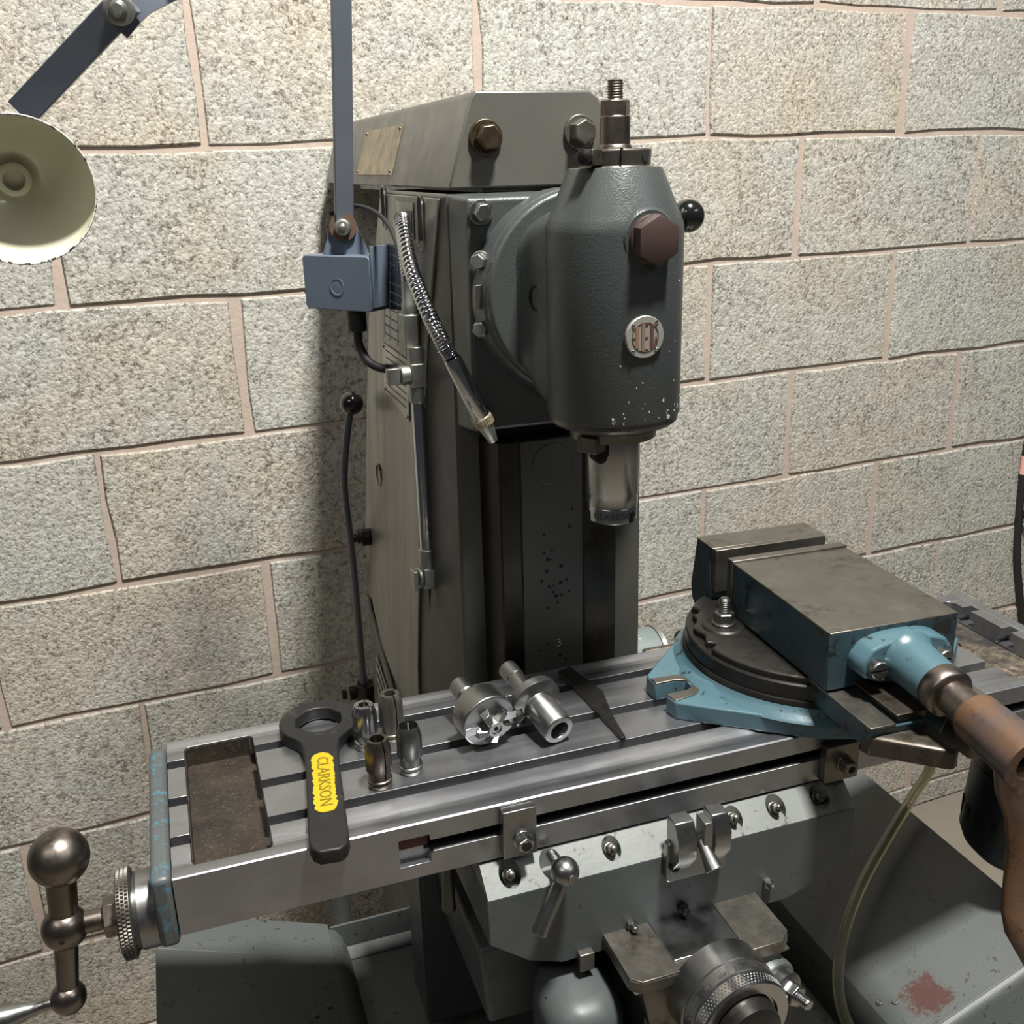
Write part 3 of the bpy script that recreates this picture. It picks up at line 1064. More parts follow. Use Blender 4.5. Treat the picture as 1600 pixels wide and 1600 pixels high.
# left end of the saddle: way end, rear clamp lever, bracket
b = MB()
b.poly([[(176, 690, -560), (190, 690, -560), (190, 800, -560), (176, 800, -560)], [(172, 690, -546), (190, 690, -546), (190, 800, -546), (172, 800, -546)]])
b.build('way_end', M['dull'], saddle, bevel=0.8)
b = MB()
b.ball((176, 730, -574), 8)
b.tube([(176, 730, -576), (172, 722, -630)], [4.2, 6.2], 18)
b.build('rear_clamp_lever', M['dull'], saddle)
# ---- knee
b = MB()
xs0, xs1 = 292, 446
b.poly([[(xs0 + 18, 612, -676), (xs1 - 18, 612, -676), (xs1 - 18, 930, -676), (xs0 + 18, 930, -676)],
        [(xs0 + 9, 593, -652), (xs1 - 11, 593, -652), (xs1, 603, -652), (xs1, 930, -652), (xs0, 930, -652), (xs0, 601, -652)][:0] or [(xs0 + 2, 594, -652), (xs1 - 2, 594, -652), (xs1 - 2, 930, -652), (xs0 + 2, 930, -652)]])
b.prism([(301, 593), (435, 593), (446, 603), (446, 930), (292, 930), (292, 601)], 'z', -653, -641.5)
b.prism([(310, 606), (428, 606), (428, 930), (310, 930)], 'z', -1020, -670)
b.poly([[(301, 594, -652), (435, 594, -652), (435, 640, -652), (301, 640, -652)], [(312, 597, -700), (424, 597, -700), (424, 640, -700), (312, 640, -700)], [(318, 600, -760), (418, 600, -760), (418, 640, -760), (318, 640, -760)]])
knee = b.build('knee', M['dull'], mill, bevel=1.5)
for pts in ([(301, 593.5), (336, 593.5), (336, 700), (292.5, 700), (292.5, 601.5)], [(401, 593.5), (434.5, 593.5), (445.5, 603.5), (445.5, 700), (401, 700)]):
    b = MB()
    b.prism(pts, 'z', -642, -640)
    b.build('knee_way', M['dull'], knee, bevel=0.5)
b = MB()
b.box(336.5, 400.5, 606, 700, -645, -640.2)
b.build('way_plate', M['bright'], knee, bevel=0.5)
b = MB()
b.box(175, 300, 860, 930, -900, -560)
b.poly([[(196, 690, -740), (300, 690, -740), (300, 866, -740), (196, 866, -740)], [(189, 690, -655), (300, 690, -655), (300, 866, -655), (189, 866, -655)]])
b.build('knee_side', M['saddle'], knee, bevel=4)
# round gear cover to the left of the knee
b = MB()
b.poly([[(x, y, z) for x, y in rrect(230 + ins, 300 - ins, 606 + ins, 690, min(28, 33 - ins), 8)] for z, ins in ((-900, 0), (-702, 0), (-690, 2), (-682, 7), (-678, 14), (-676, 22))])
b.build('gear_cover', M['saddle'], knee, bevel=0)
# cross feed dial
dd = Vector((0.06, -1, -0.02)).normalized()
do = Vector((370, 598, -668))
b = MB()
b.lathe([(0, 45), (22, 45), (23, 44)], do, dd, 72)
b.build('dial_body', M['satin'], knee)
b = MB()
b.lathe([(23, 43.5), (34, 43.5), (35, 42.5)], do, dd, 72)
b.build('dial_scale', M['satin'], knee)
_, u, v = perp(dd)
if u.x < 0:
    u = -u
w = u.cross(dd)
if w.z < 0:
    w = -w
b = MB()
for i in range(100):
    a = 2 * math.pi * i / 100
    rad = u * math.cos(a) + w * math.sin(a)
    L = 5 if i % 5 == 0 else 3
    c = do + dd * (24 + L / 2) + rad * 43.5
    tn = dd.cross(rad)
    b.poly([[c + dd * (sx * L / 2) + tn * (sy * 0.25) + rad * k for sx, sy in ((-1, -1), (1, -1), (1, 1), (-1, 1))] for k in (-0.2, 0.12)])
b.build('dial_marks', M['darkink'], knee, kind='stuff', smooth=0)
for i, s in enumerate(('475', '450', '425', '400', '375', '350', '325', '300')):
    a = math.radians(168 - i * 20)
    rad = u * math.cos(a) + w * math.sin(a)
    tn = rad.cross(dd)
    b = MB()
    ux = -tn if tn.dot(u) < 0 and math.sin(a) > 0 else tn
    ux = (w * -math.cos(a) + u * math.sin(a))
    b.text(s, 5.2, do + dd * 31 + rad * 43.7, ux, -dd, 0.3)
    b.build('dial_number', M['darkink'], knee, smooth=0)
b = MB()
b.lathe([(35, 41.5), (36, 42.5), (47, 42.5), (48.5, 41), (48.5, 31), (45, 30), (45, 0.2)], do, dd, 96)
for i in range(84):
    a = 2 * math.pi * i / 84
    rad = u * math.cos(a) + w * math.sin(a)
    for jx in range(4):
        c = do + dd * (37.6 + jx * 2.7) + (u * math.cos(a + jx * 0.037) + w * math.sin(a + jx * 0.037)) * 42.6
        r_ = rad * 0.9
        tn = dd.cross(rad)
        b.poly([[c - rad * 0.8 + dd * 1.2, c - rad * 0.8 + tn * 1.3, c - rad * 0.8 - dd * 1.2, c - rad * 0.8 - tn * 1.3],
                [c + r_ + dd * 0.2, c + r_ + tn * 0.2, c + r_ - dd * 0.2, c + r_ - tn * 0.2]])
b.build('knurled_ring', M['bright'], knee, smooth=20)
b = MB()
b.lathe([(44, 29), (49, 28), (60, 26), (61, 24), (61, 0.2)], do, dd, 48)
b.build('dial_nut', M['dark'], knee)
# pinch bolt to the right of the dial
pd = Vector((0.25, -1, 0.12)).normalized()
po = Vector((426, 598, -680))
b = MB()
b.lathe([(-6, 22), (10, 20), (12, 18)], po, pd, 36)
b.build('pinch_boss', M['saddle'], knee)
b = MB()
b.lathe([(12, 15.5), (22, 15.5), (23, 14)], po, pd, 32)
b.build('pinch_collar', M['satin'], knee)
b = MB()
b.hexa(po + pd * 23, pd, 17, 11, 0.4, 1)
b.lathe(thread(5, 34, 46, 1.8), po, pd, 18)
b.build('pinch_nut', M['bright'], knee, bevel=0.4)

# ---- chip tray: centre trough and two wings that rise outwards
def wing(s):
    """s=-1 left, +1 right; returns a function (u, y) -> point on the wing sheet"""
    xi = CX + s * 272
    return lambda u, y, o=0.0: (xi + s * u, y, -888 + u * 0.4 + o)
U1 = 193
for s in (-1, 1):
    f = wing(s)
    b = MB()
    if s < 0:
        y0, y1 = 560, 985
        out = [f(0, y0), f(U1, y0), f(U1, y1), f(0, y1)]
        b.poly([out, [(x, y, z - 3) for x, y, z in out]])
        g = lambda u: [f(u, 985), f(u, 1037, 6)]
        q = [f(0, 985), f(U1, 985), (f(U1, 0)[0], 1037, f(U1, 0)[2] + 8), (f(0, 0)[0], 1037, f(0, 0)[2] + 8)]
        b.poly([q, [(x, y, z - 3) for x, y, z in q]])
        b.build('tray_wing', M['tray'], mill, bevel=0.8, smooth=25)
    else:
        y0, y1 = 647, 1020
        out = [f(0, y0), f(U1 + 3, y0), f(U1 + 3, y1), f(0, y1)]
        b.poly([out, [(x, y, z - 3) for x, y, z in out]])
        q = [f(0, y0), f(U1 + 3, y0)]
        rings = []
        for yy, dz in ((y0, 0), (y0 - 5, -1.5), (y0 - 8.5, -5.5), (y0 - 10, -11), (y0 - 28, -54)):
            a_, c_ = f(0, yy, dz), f(U1 + 3, yy, dz)
            rings.append((a_, c_))
        b.poly([[r[0] for r in rings] + [(r[0][0], r[0][1] + 2, r[0][2] - 3) for r in reversed(rings)],
                [r[1] for r in rings] + [(r[1][0], r[1][1] + 2, r[1][2] - 3) for r in reversed(rings)]])
        wing_r = b.build('tray_wing', M['tray_red'], mill, bevel=0.8, smooth=50, label='tray wing with a red oxide wear patch')
        REDPOS.inputs[1].default_value = [c / 1000 for c in (Vector(f(50, 678)) - Vector(BASE['milling_machine']))]
        for u_ in (9, 22):
            b = MB()
            b.lathe([(-1, 4), (0.8, 3.8), (1.4, 2.4), (1.0, 1.8), (1.0, 0.1)], f(u_, 709 - u_ * 0.7, 0.6), (-0.37, 0, 0.93), 18)
            b.build('tray_rivet', M['tray'], mill)
for u_ in (20, 36):
    b = MB()
    b.lathe([(-1, 4), (0.8, 3.8), (1.4, 2.4), (1.0, 1.8), (1.0, 0.1)], wing(-1)(u_, 925 - u_ * 0.9, 0.6), (0.37, 0, 0.93), 18)
    b.build('tray_rivet', M['tray'], mill)
# centre trough
b = MB()
xl, xr = CX - 272, CX + 272
b.poly([[(xl, 560, -888), (xl + 8, 560, -892), (xl + 16, 560, -905), (xl + 22, 560, -925), (xl + 28, 560, -960), (xr - 28, 560, -960), (xr - 22, 560, -925), (xr - 16, 560, -905), (xr, 560, -888)],
        [(xl, 1037, -888), (xl + 8, 1037, -892), (xl + 16, 1037, -905), (xl + 22, 1037, -925), (xl + 28, 1037, -960), (xr - 28, 1037, -960), (xr - 22, 1037, -925), (xr - 16, 1037, -905), (xr, 1037, -888)]], closed=False, cap=False)
b.build('tray_trough', M['tray'], mill, smooth=50)
b = MB()
b.box(xl + 2, xr - 2, 1037, 1040, -962, -887)
b.poly([[(xl + 20, 1037, -925), (xr - 20, 1037, -925), (xr - 20, 1037, -921), (xl + 20, 1037, -921)], [(xl + 20, 1020, -930), (xr - 20, 1020, -930), (xr - 20, 1020, -927), (xl + 20, 1020, -927)]])
b.build('trough_back', M['tray'], mill, bevel=0.8)
b = MB()
b.box(xl + 21, xr - 21, 640, 1022, -934, -929)
b.build('trough_floor', M['tray'], mill)
# coolant drain pipe beside the column foot
b = MB()
b.tube([(120, 1120, -700), (118, 1120, -1000)], 14, 20)
b.build('drain_pipe', M['tray'], mill)

# ---- power lever on the left rear of the machine
b = MB()
lv = [(214, 1292, -300), (207, 1302, -345), (203, 1318, -395), (206, 1340, -440), (213, 1368, -520), (218, 1395, -620), (222, 1420, -730), (224, 1432, -790)]
b.tube(spline(lv, 5), [4.6 + 1.8 * i / 35 for i in range(36)], 16)
lever = b.build('control_lever', M['lamp'], mill)
b = MB()
b.ball((216, 1288, -290), 15.2)
b.build('lever_ball', M['black'], lever, label='black ball knob')
b = MB()
b.lathe([(0, 15), (34, 15), (36, 13)], (224, 1432, -808), (0.05, -0.1, 1), 28)
b.lathe([(0, 11), (60, 11)], (200, 1436, -790), (1, 0.02, 0), 24)
b.hexa((196, 1436, -790), (-1, 0, 0), 14, 8)
b.build('lever_clamp', M['dark'], lever, bevel=0.8)
b = MB()
b.lathe([(0, 26), (20, 26), (22, 22), (26, 22)], (258, 1436, -800), (-1, 0, 0), 32)
b.build('lever_shaft', M['dark'], lever)

# ---- coolant line with flexible nozzle
b = MB()
b.lathe([(0, 8), (-180, 7.6)], (241, 1018, -232), (0, 0, 1), 24)
coolant = b.build('coolant_pipe', M['chrome'], mill)
b = MB()
b.lathe([(0, 10), (-20, 10), (-21, 9)], (241, 1018, -214), (0, 0, 1), 24)
b.obox((243, 1018, -205), 20, 22, 24)
b.lathe([(0, 10), (12, 10), (13, 9)], (235, 1018, -205), (-1, -0.1, 0), 24)
b.obox((215, 1015, -205), 14, 7, 17, 0.1)
b.lathe([(0, 9), (20, 9)], (241, 1018, -196), (0, 0, 1), 24)
b.build('upper_tap', M['zinc'], coolant, bevel=1)
b = MB()
b.lathe([(0, 9.6), (24, 9.6), (25, 9)], (241, 1018, -424), (0, 0, 1), 24)
b.obox((243, 1018, -433), 18, 20, 24)
b.lathe([(0, 12), (3, 12), (3.5, 11)], (232, 1018, -433), (-1, -0.1, 0), 24)
b.obox((224, 1015, -433), 5, 15, 22, 0.1)
b.build('lower_tap', M['zinc'], coolant, bevel=1)
b = MB()
b.tube([(240, 1012, -444), (239, 1010, -452), (238, 1009, -472)], [1.6, 1.3, 0.3], 8)
b.build('drip_wire', M['dark'], coolant)
b = MB()
b.hexa((241, 1032, -186), (0, 0, 1), 23, 42, 0.3, 1)
b.lathe([(42, 9), (52, 9), (54, 8), (76, 7.5)], (241, 1032, -186), (0, 0, 1), 24)
b.build('valve_body', M['zinc'], coolant, bevel=0.8)
b = MB()
b.box(243, 251, 1050, 1080, -195, -150)
b.lathe([(0, 7), (6, 6), (6, 0.2)], (243, 1062, -165), (-1, 0, 0), 18)
b.build('valve_bracket', M['black'], coolant, bevel=0.8)
hose = spline([(241, 1032, -112), (240, 1035, -85), (238, 1032, -62), (233, 1012, -49), (228, 985, -58), (222, 940, -88), (226, 905, -122), (234, 885, -150), (241, 879, -166)], 26)
dist = 0
rad = []
dense = []
for a_, c_ in zip(hose, hose[1:]):
    dense.append(a_)
dense.append(hose[-1])
rad = [7.6 if i % 3 else 6.7 for i in range(len(dense))]
b = MB()
b.tube(dense, rad, 16)
b.build('flexible_hose', M['chrome'], coolant, smooth=30, label='ribbed chrome hose')
b = MB()
p0, p1 = Vector((241, 879, -165)), Vector((267, 879, -223))
d = (p1 - p0).normalized()
L = (p1 - p0).length
b.lathe([(0, 7.5), (2, 8.2), (L - 2, 8.6), (L, 8)], p0, d, 28)
b.build('nozzle_tube', M['chrome'], coolant)
b = MB()
b.lathe([(L, 9.2), (L + 8, 9.2)], p0, d, 28)
for i in range(30):
    a = 2 * math.pi * i / 30
    _, u_, v_ = perp(d)
    c = p0 + d * (L + 4) + (u_ * math.cos(a) + v_ * math.sin(a)) * 9.2
    b.poly([[c + d * sx + (u_ * -math.sin(a) + v_ * math.cos(a)) * sy + (u_ * math.cos(a) + v_ * math.sin(a)) * kk for sx, sy in ((-3.6, -.5), (3.6, -.5), (3.6, .5), (-3.6, .5))] for kk in (-.3, .5)])
b.build('knurled_collar', M['nameplate'], coolant, smooth=20)
b = MB()
b.lathe([(L + 8, 8), (L + 26, 4.6), (L + 27, 4), (L + 26, 3), (L + 22, 2.4), (L + 22, 0.1)], p0, d, 24)
b.build('nozzle_tip', M['zinc'], coolant)

# ---- feed motor hanging from the right end of the table
b = MB()
mo = Vector((848, 735, -640))
b.lathe([(80, 48), (62, 58), (60, 60), (-98, 60), (-112, 54), (-126, 40), (-130, 30), (-130, 0.2)], mo, (0.05, -0.02, 1), 56)
motor = b.build('feed_motor', M['motor'], mill, bevel=0)
for i in range(18):
    a = 2 * math.pi * i / 18
    for zz, hh in ((46, 20), (-72, 22)):
        b = MB()
        c = mo + Vector((0.05 * zz, -0.02 * zz, zz)) + Vector((math.cos(a), math.sin(a), 0)) * 60.1
        b.obox(c, 1.2, 8, hh, a)
        b.build('vent_slot', M['hole'], motor, smooth=0)
b = MB()
b.lathe([(-2, 60.6), (2, 60.6)], mo + Vector((0, 0, -10)), (0.05, -0.02, 1), 56, cap=False)
b.build('motor_band', M['dark'], motor)
b = MB()
b.box(800, 856, 700, 770, -566, -553)
b.build('motor_bracket', M['dark'], motor, bevel=2)

# ---- coolant pump behind the table
b = MB()
b.lathe([(0, 40), (74, 40), (75, 39)], (468, 1060, -611), (1, 0, 0), 48)
pump = b.build('coolant_pump', M['slate'], mill)
b = MB()
b.lathe([(75, 41.5), (81, 41.5), (82, 40), (82, 0.2)], (468, 1060, -611), (1, 0, 0), 48)
b.build('pump_rim', M['zinc'], pump)
b = MB()
b.lathe([(-60, 6), (60, 6)], (560, 1000, -570), (-1, 0, 0), 20)
b.lathe([(0, 9.5), (12, 9.5), (14, 7)], (556, 1000, -562), (-0.7, -0.2, 0.6), 20)
b.build('pump_fitting', M['aged'], pump)

# ================================================================ collet chuck in the spindle
b = MB()
b.lathe([(-232.3, 20), (-233, 24.3), (-283, 24.3), (-284.5, 23.2), (-295, 23.2), (-296, 22), (-297, 22.6), (-309, 22.4), (-310, 21.5), (-310, 11), (-290, 10), (-290, 0.2)], (CX, 800, 0), (0, 0, 1), 64)
chuck = b.build('collet_chuck', M['bright'], None, label='steel collet chuck held in the spindle under the milling head', cat='chuck')
b = MB()
for sx in (-1,):
    pts = [(343.5 + x, z) for x, z in rrect(-6, 6, -250, -232, 5.8)]
    b.prism(pts, 'y', 776.5, 790)
b.build('drive_slot', M['hole'], chuck, smooth=20)
b = MB()
b.text('CLARKSON', 8.6, (CX, 777.2, -302.5), (1, 0, 0), (0, 0, 1), 0.5, 1.05, bend=22.6)
b.xf(Matrix.Translation((CX, 800, 0)) @ Matrix.Rotation(math.radians(-14), 4, 'Z') @ Matrix.Translation((-CX, -800, 0)))
b.build('maker_name', M['darkink'], chuck, smooth=0)
b = MB()
for a in (55, 175, 295):
    t = math.radians(a)
    b.obox((CX + 22 * math.cos(t), 800 + 22 * math.sin(t), -305), 2.5, 5, 9, t)
b.build('nose_notches', M['hole'], chuck, smooth=0)

# ================================================================ machine vice on a swivel base
VO = Vector((573, 781, -500))
vrot = math.radians(-2.5)
vice = thing('machine_vice', tuple(VO), 'heavy blue machine vice on a swivel base, bolted to the mill table', 'vice')
VM = Matrix.Translation(VO) @ Matrix.Rotation(vrot, 4, 'Z')
BM_ = Matrix.Translation(VO)


def vb(mb, name, m, parent=None, local=True, **kw):
    mb.xf(VM if local else BM_)
    return mb.build(name, m, parent or vice, **kw)


# blue base flange with slotted ears (local z from the table)
def ear_outline():
    r = 131
    ex = 169
    up = [(r * math.cos(math.radians(t)), r * math.sin(math.radians(t))) for t in range(46, 135, 7)]
    right = [(ex, -26), (ex, -11), (148, -11), (140, -7), (137, 0), (140, 7), (148, 11), (ex, 11), (ex, 24)]
    left = [(-ex, 22), (-ex, 2), (-147, 2), (-139, -2), (-136, -9), (-139, -16), (-147, -20), (-ex, -20), (-ex + 2, -36)]
    dn = [(r * math.cos(math.radians(t)), r * math.sin(math.radians(t))) for t in range(233, 313, 7)]
    return right + up + left + dn
b = MB()
b.prism(ear_outline(), 'z', 0.2, 18)
base = vb(b, 'swivel_base', M['blue'], local=False, bevel=1.6)
b = MB()
b.lathe([(16, 135), (18.5, 133), (21, 129), (25, 126), (27, 125), (27, 60)], (0, 0, 0), (0, 0, 1), 96)
vb(b, 'base_cone', M['blue'], local=False)
# webs from the cone out to the ears
for s in (-1, 1):
    b = MB()
    oy = -9 if s < 0 else 0
    b.poly([[(s * 96, -80, 17), (s * 140, oy - 22, 17), (s * 140, oy + 22, 17), (s * 96, 80, 17)], [(s * 104, -66, 26), (s * 124, oy - 16, 25), (s * 124, oy + 16, 25), (s * 104, 66, 26)]])
    vb(b, 'ear_web', M['blue'], local=False, bevel=2)
    b = MB()
    ol = [(168.5, 22), (168.5, 11), (147, 11), (139, 7), (136, 0), (139, -7), (147, -11), (168.5, -11), (166, -25.5), (145, -22), (132, -14), (127, 0), (132, 14), (145, 20)]
    b.prism([(s * x, y + oy) for x, y in ol], 'z', 17.5, 19.2)
    vb(b, 'ear_pad', M['dull'], local=False, bevel=0.4)
b = MB()
b.lathe([(24, 124.5), (32, 124.5), (33, 123.8), (33, 122), (34, 122), (47, 122), (48.5, 120.5), (48.5, 60)], (0, 0, 0), (0, 0, 1), 96)
vb(b, 'graduated_ring', M['dark'], local=False)
# lobed swivel plate
pts = []
ANG = math.radians(166)
for i in range(160):
    a = 2 * math.pi * i / 160
    r = 118.5
    for c_ in (ANG, ANG + math.pi):
        dlt = abs((a - c_ + math.pi) % (2 * math.pi) - math.pi)
        if 0.30 < dlt < 0.40:
            r = 110
        elif dlt <= 0.30:
            r = 113.5 + 3 * math.cos(dlt * 20)
    pts.append((r * math.cos(a), r * math.sin(a)))
b = MB()
b.poly([[(x, y, 48.3) for x, y in pts], [(x, y, 54) for x, y in pts], [(x * 0.975, y * 0.975, 55.5) for x, y in pts]])
vb(b, 'swivel_plate', M['dark'], bevel=0.7)
for s in (-1, 1):
    b = MB()
    ang = ANG if s < 0 else ANG + math.pi
    cx, cy = 86 * math.cos(ang), 86 * math.sin(ang)
    cyl = [(40, 25), (53, 24), (57, 21), (58, 19), (58, 1)]
    b.lathe(cyl, (cx, cy, 0), (0, 0, 1), 40)
    vb(b, 'bolt_boss', M['dark'])
    b = MB()
    b.lathe([(57.5, 12.3), (60, 12.3), (60.6, 11.6)], (cx, cy, 0), (0, 0, 1), 32)
    b.hexa((cx, cy, 60.5), (0, 0, 1), 18.5, 10.5, 0.25, 1.2)
    b.lathe([(70, 6.2)] + thread(6.0, 71, 85, 1.9) + [(86, 4)], (cx, cy, 0), (0, 0, 1), 24)
    vb(b, 'clamp_nut', M['satin'], bevel=0.3)
# vice body: two arms with a channel between them
b = MB()
for s in (-1, 1):
    x0, x1 = (-62, -8) if s < 0 else (12, 64)
    b.poly([[(x0 + (3 if s < 0 else 0), -186, 30), (x1 - (0 if s < 0 else 3), -186, 30), (x1 - (0 if s < 0 else 3), 120, 30), (x0 + (3 if s < 0 else 0), 120, 30)],
            [(x0, -192, 53), (x1, -192, 53), (x1, 120, 53), (x0, 120, 53)]])
b.box(-61, 63, -70, 120, 31, 50)
body = vb(b, 'vice_body', M['blue_dark'], bevel=1.6)
for s in (-1, 1):
    x0, x1 = (-62.5, -38) if s < 0 else (42, 64.5)
    b = MB()
    b.box(x0, x1, -192.5, 60, 52.5, 55)
    vb(b, 'slide_way', M['dull'], bevel=0.5)
    x0, x1 = (-38, -8) if s < 0 else (12, 42)
    b = MB()
    b.poly([[(x0 + (6 if s < 0 else 0), -188, 50), (x1, -188, 50), (x1, 60, 50), (x0 + (6 if s < 0 else 0), 60, 50)], [(x0, -192, 62.5), (x1, -192, 62.5), (x1, 60, 62.5), (x0, 60, 62.5)]])
    vb(b, 'guide_rail', M['oily'], bevel=0.6)
    b = MB()
    if s < 0:
        ol = [(-62, -180), (-60, -189), (-14, -226), (-8, -229), (-2, -226), (-1, -180)]
    else:
        ol = [(64, -180), (60, -196), (36, -216), (24, -222), (14, -220), (13, -180)]
    mid = [(x * 0.93 + (-2 if s < 0 else 2), y * 0.985) for x, y in ol]
    b.poly([[(x, y, 27) for x, y in ol], [(x, y, 43) for x, y in ol], [(x, y, 45) for x, y in mid]])
    vb(b, 'nose_lug', M['oily'], bevel=1.2)
# fixed jaw at the rear
b = MB()
b.prism([(112, 28), (128, 40), (131, 56), (120, 112), (88, 112), (88, 90), (84, 64), (84, 28)], 'x', -66, 66)
vb(b, 'fixed_jaw', M['blue_dark'], bevel=1.5)
b = MB()
b.box(-66, 66, 84, 120.5, 111.5, 113.2)
vb(b, 'jaw_top', M['dull'], bevel=0.5)
b = MB()
b.box(-65, 65, 77, 88, 66, 113)
vb(b, 'jaw_plate', M['dull'], bevel=0.7)
# sliding jaw
b = MB()
b.box(-65, 65, -131, 40, 57.5, 112)
vb(b, 'sliding_jaw', M['blue_dark'], bevel=1.2)
b = MB()
b.box(-65, 65, -131, 40, 111, 113)
vb(b, 'sliding_jaw_top', M['dull'], bevel=0.8)
b = MB()
b.box(-66, 66, 40, 51, 68, 115)
vb(b, 'jaw_plate', M['dull'], bevel=0.7)
# screw flange and boss on the front of the sliding jaw
AXZ = 88
fp = []
for i in range(48):
    a = 2 * math.pi * i / 48
    fp.append((46 * math.copysign(abs(math.cos(a)) ** 0.8, math.cos(a)), AXZ + 20.5 * math.copysign(abs(math.sin(a)) ** 0.9, math.sin(a)) - (2 if abs(math.cos(a)) > 0.8 else 0)))
b = MB()
b.poly([[(x, -130, z) for x, z in fp], [(x, -149, z) for x, z in fp], [(x * 0.96, -152, AXZ + (z - AXZ) * 0.95) for x, z in fp]])
vb(b, 'screw_flange', M['blue'], bevel=1.4, smooth=45)
b = MB()
sd = Vector((-0.01, -1, -0.10)).normalized()
b.lathe([(0, 26), (4, 23), (10, 22), (40, 20.5), (42, 20)], (0, -150, AXZ), sd, 48)
vb(b, 'screw_boss', M['blue'])
for s in (-1, 1):
    b = MB()
    b.lathe([(-2, 8.2), (7, 8.2), (8, 7.4), (8, 0.2)], (s * 33, -152, AXZ - 2), (0, -1, 0), 28)
    c = MB()
    c.box(s * 33 - 10, s * 33 + 10, -165, -157, AXZ - 3.2, AXZ - 0.8)
    c.xf(VM)
    b.xf(VM)
    b.build('flange_screw', M['satin'], vice, cut=[c], smooth=30)
so = Vector((0, -150, AXZ)) + sd * 42
b = MB()
b.lathe([(0, 20.5), (2, 21.5), (14, 21.5), (16, 20), (17, 17)], so, sd, 44)
vb(b, 'screw_collar', M['aged'])
b = MB()
b.lathe([(16, 14.5), (70, 14.5)], so, sd, 36)
vb(b, 'screw_shaft', M['aged'])
# crank handle pushed on the screw
crk = thing('vice_crank', (0, 0, 0), None, None)
crk.parent = vice
h0 = so + sd * 41
cw = VM @ h0
crk.location = (cw - VO) / 1000
BASE[crk.name] = tuple(cw)
b = MB()
b.lathe([(0, 17), (1, 18.5), (4, 20), (60, 22.5), (64, 23), (65.5, 22), (65.5, 13.5), (63, 12.5), (30, 12), (30, 0.2)], h0, sd, 48)
vb(b, 'crank_socket', M['brown'], crk)
b = MB()
e = h0 + sd * 52
ring = []
path = [(2, 0, -8, 22, 12), (3, -2, -30, 20, 11), (8, -5, -52, 16, 10), (12, -6, -80, 14, 9), (12, -8, -110, 14, 9), (12, -12, -134, 16, 10), (18, -18, -152, 20, 14), (28, -24, -168, 22, 18), (36, -28, -186, 20, 18)]
for dx, dy, dz, wx, wy in path:
    c = e + Vector((dx, dy, dz))
    ring.append([c + Vector((wx * math.cos(t * math.pi / 10), wy * math.sin(t * math.pi / 10), 0)) for t in range(20)])
b.poly(ring)
vb(b, 'crank_arm', M['brown'], crk)

# ================================================================ small tools on the table
# ring spanner
W = thing('ring_spanner', (88, 800, -500), 'black ring spanner with a yellow painted panel hanging over the table edge', 'spanner')
hx, hy = 87.5, 848
ux = Vector((66, 652, 0)) - Vector((hx, hy, 0))
Lh = ux.length
ux.normalize()
vx = Vector((-ux.y, ux.x, 0))
P = lambda u, v: (hx + ux.x * u + vx.x * v, hy + ux.y * u + vx.y * v)
pts = []
Rh = 36.5
for t in range(52, 309, 8):
    a = math.radians(t)
    pts.append(P(Rh * math.cos(a), Rh * math.sin(a)))
hand = [(30, -22), (37, -17.5), (50, -15.2), (70, -14.4), (Lh - 14, -15.5), (Lh - 5, -13), (Lh, -8)]
low = [P(u_, v_) for u_, v_ in hand]
up_ = [P(u_, -v_) for u_, v_ in reversed(hand)]
b = MB()
b.prism(pts + low + up_, 'z', -499.8, -487)
c = MB()
hp = []
for i in range(24):
    a = 2 * math.pi * i / 24
    r = 22.2 if (i // 2) % 2 else 20.4
    hp.append(P(r * math.cos(a), r * math.sin(a)))
c.prism([P(21.5 * math.cos(math.radians(t)), 21.5 * math.sin(math.radians(t))) for t in (10, 30, 50, 66, 74, 106, 114, 150, 170, 190, 210, 246, 254, 286, 294, 330, 350)], 'z', -520, -470)
b.build('spanner_body', M['wrench'], W, bevel=1.8, seg=3, cut=[c], smooth=50)
b = MB()
rs = random.Random(4)
lo_, hi_ = 60, 148
pp = []
for p_ in rrect(lo_, hi_, -9.2, 9.2, 8, 5):
    pp.append(p_)
fine = []
for i in range(len(pp)):
    a_, c_ = pp[i], pp[(i + 1) % len(pp)]
    m_ = max(1, int(math.hypot(c_[0] - a_[0], c_[1] - a_[1]) / 2.2))
    for j in range(m_):
        fine.append((a_[0] + (c_[0] - a_[0]) * j / m_ + rs.gauss(0, 0.35), a_[1] + (c_[1] - a_[1]) * j / m_ + rs.gauss(0, 0.5)))
b.prism([P(u_, v_) for u_, v_ in fine], 'z', -487.3, -486.4)
b.build('yellow_panel', M['yellow'], W, smooth=0, label='yellow painted name panel')
b = MB()
b.text('CLARKSON', 14.5, Vector((*P((lo_ + hi_) / 2, 0), -486.3)), ux, vx, 0.7, 0.98)
b.build('raised_letters', M['yellowink'], W, smooth=0)
b = MB()


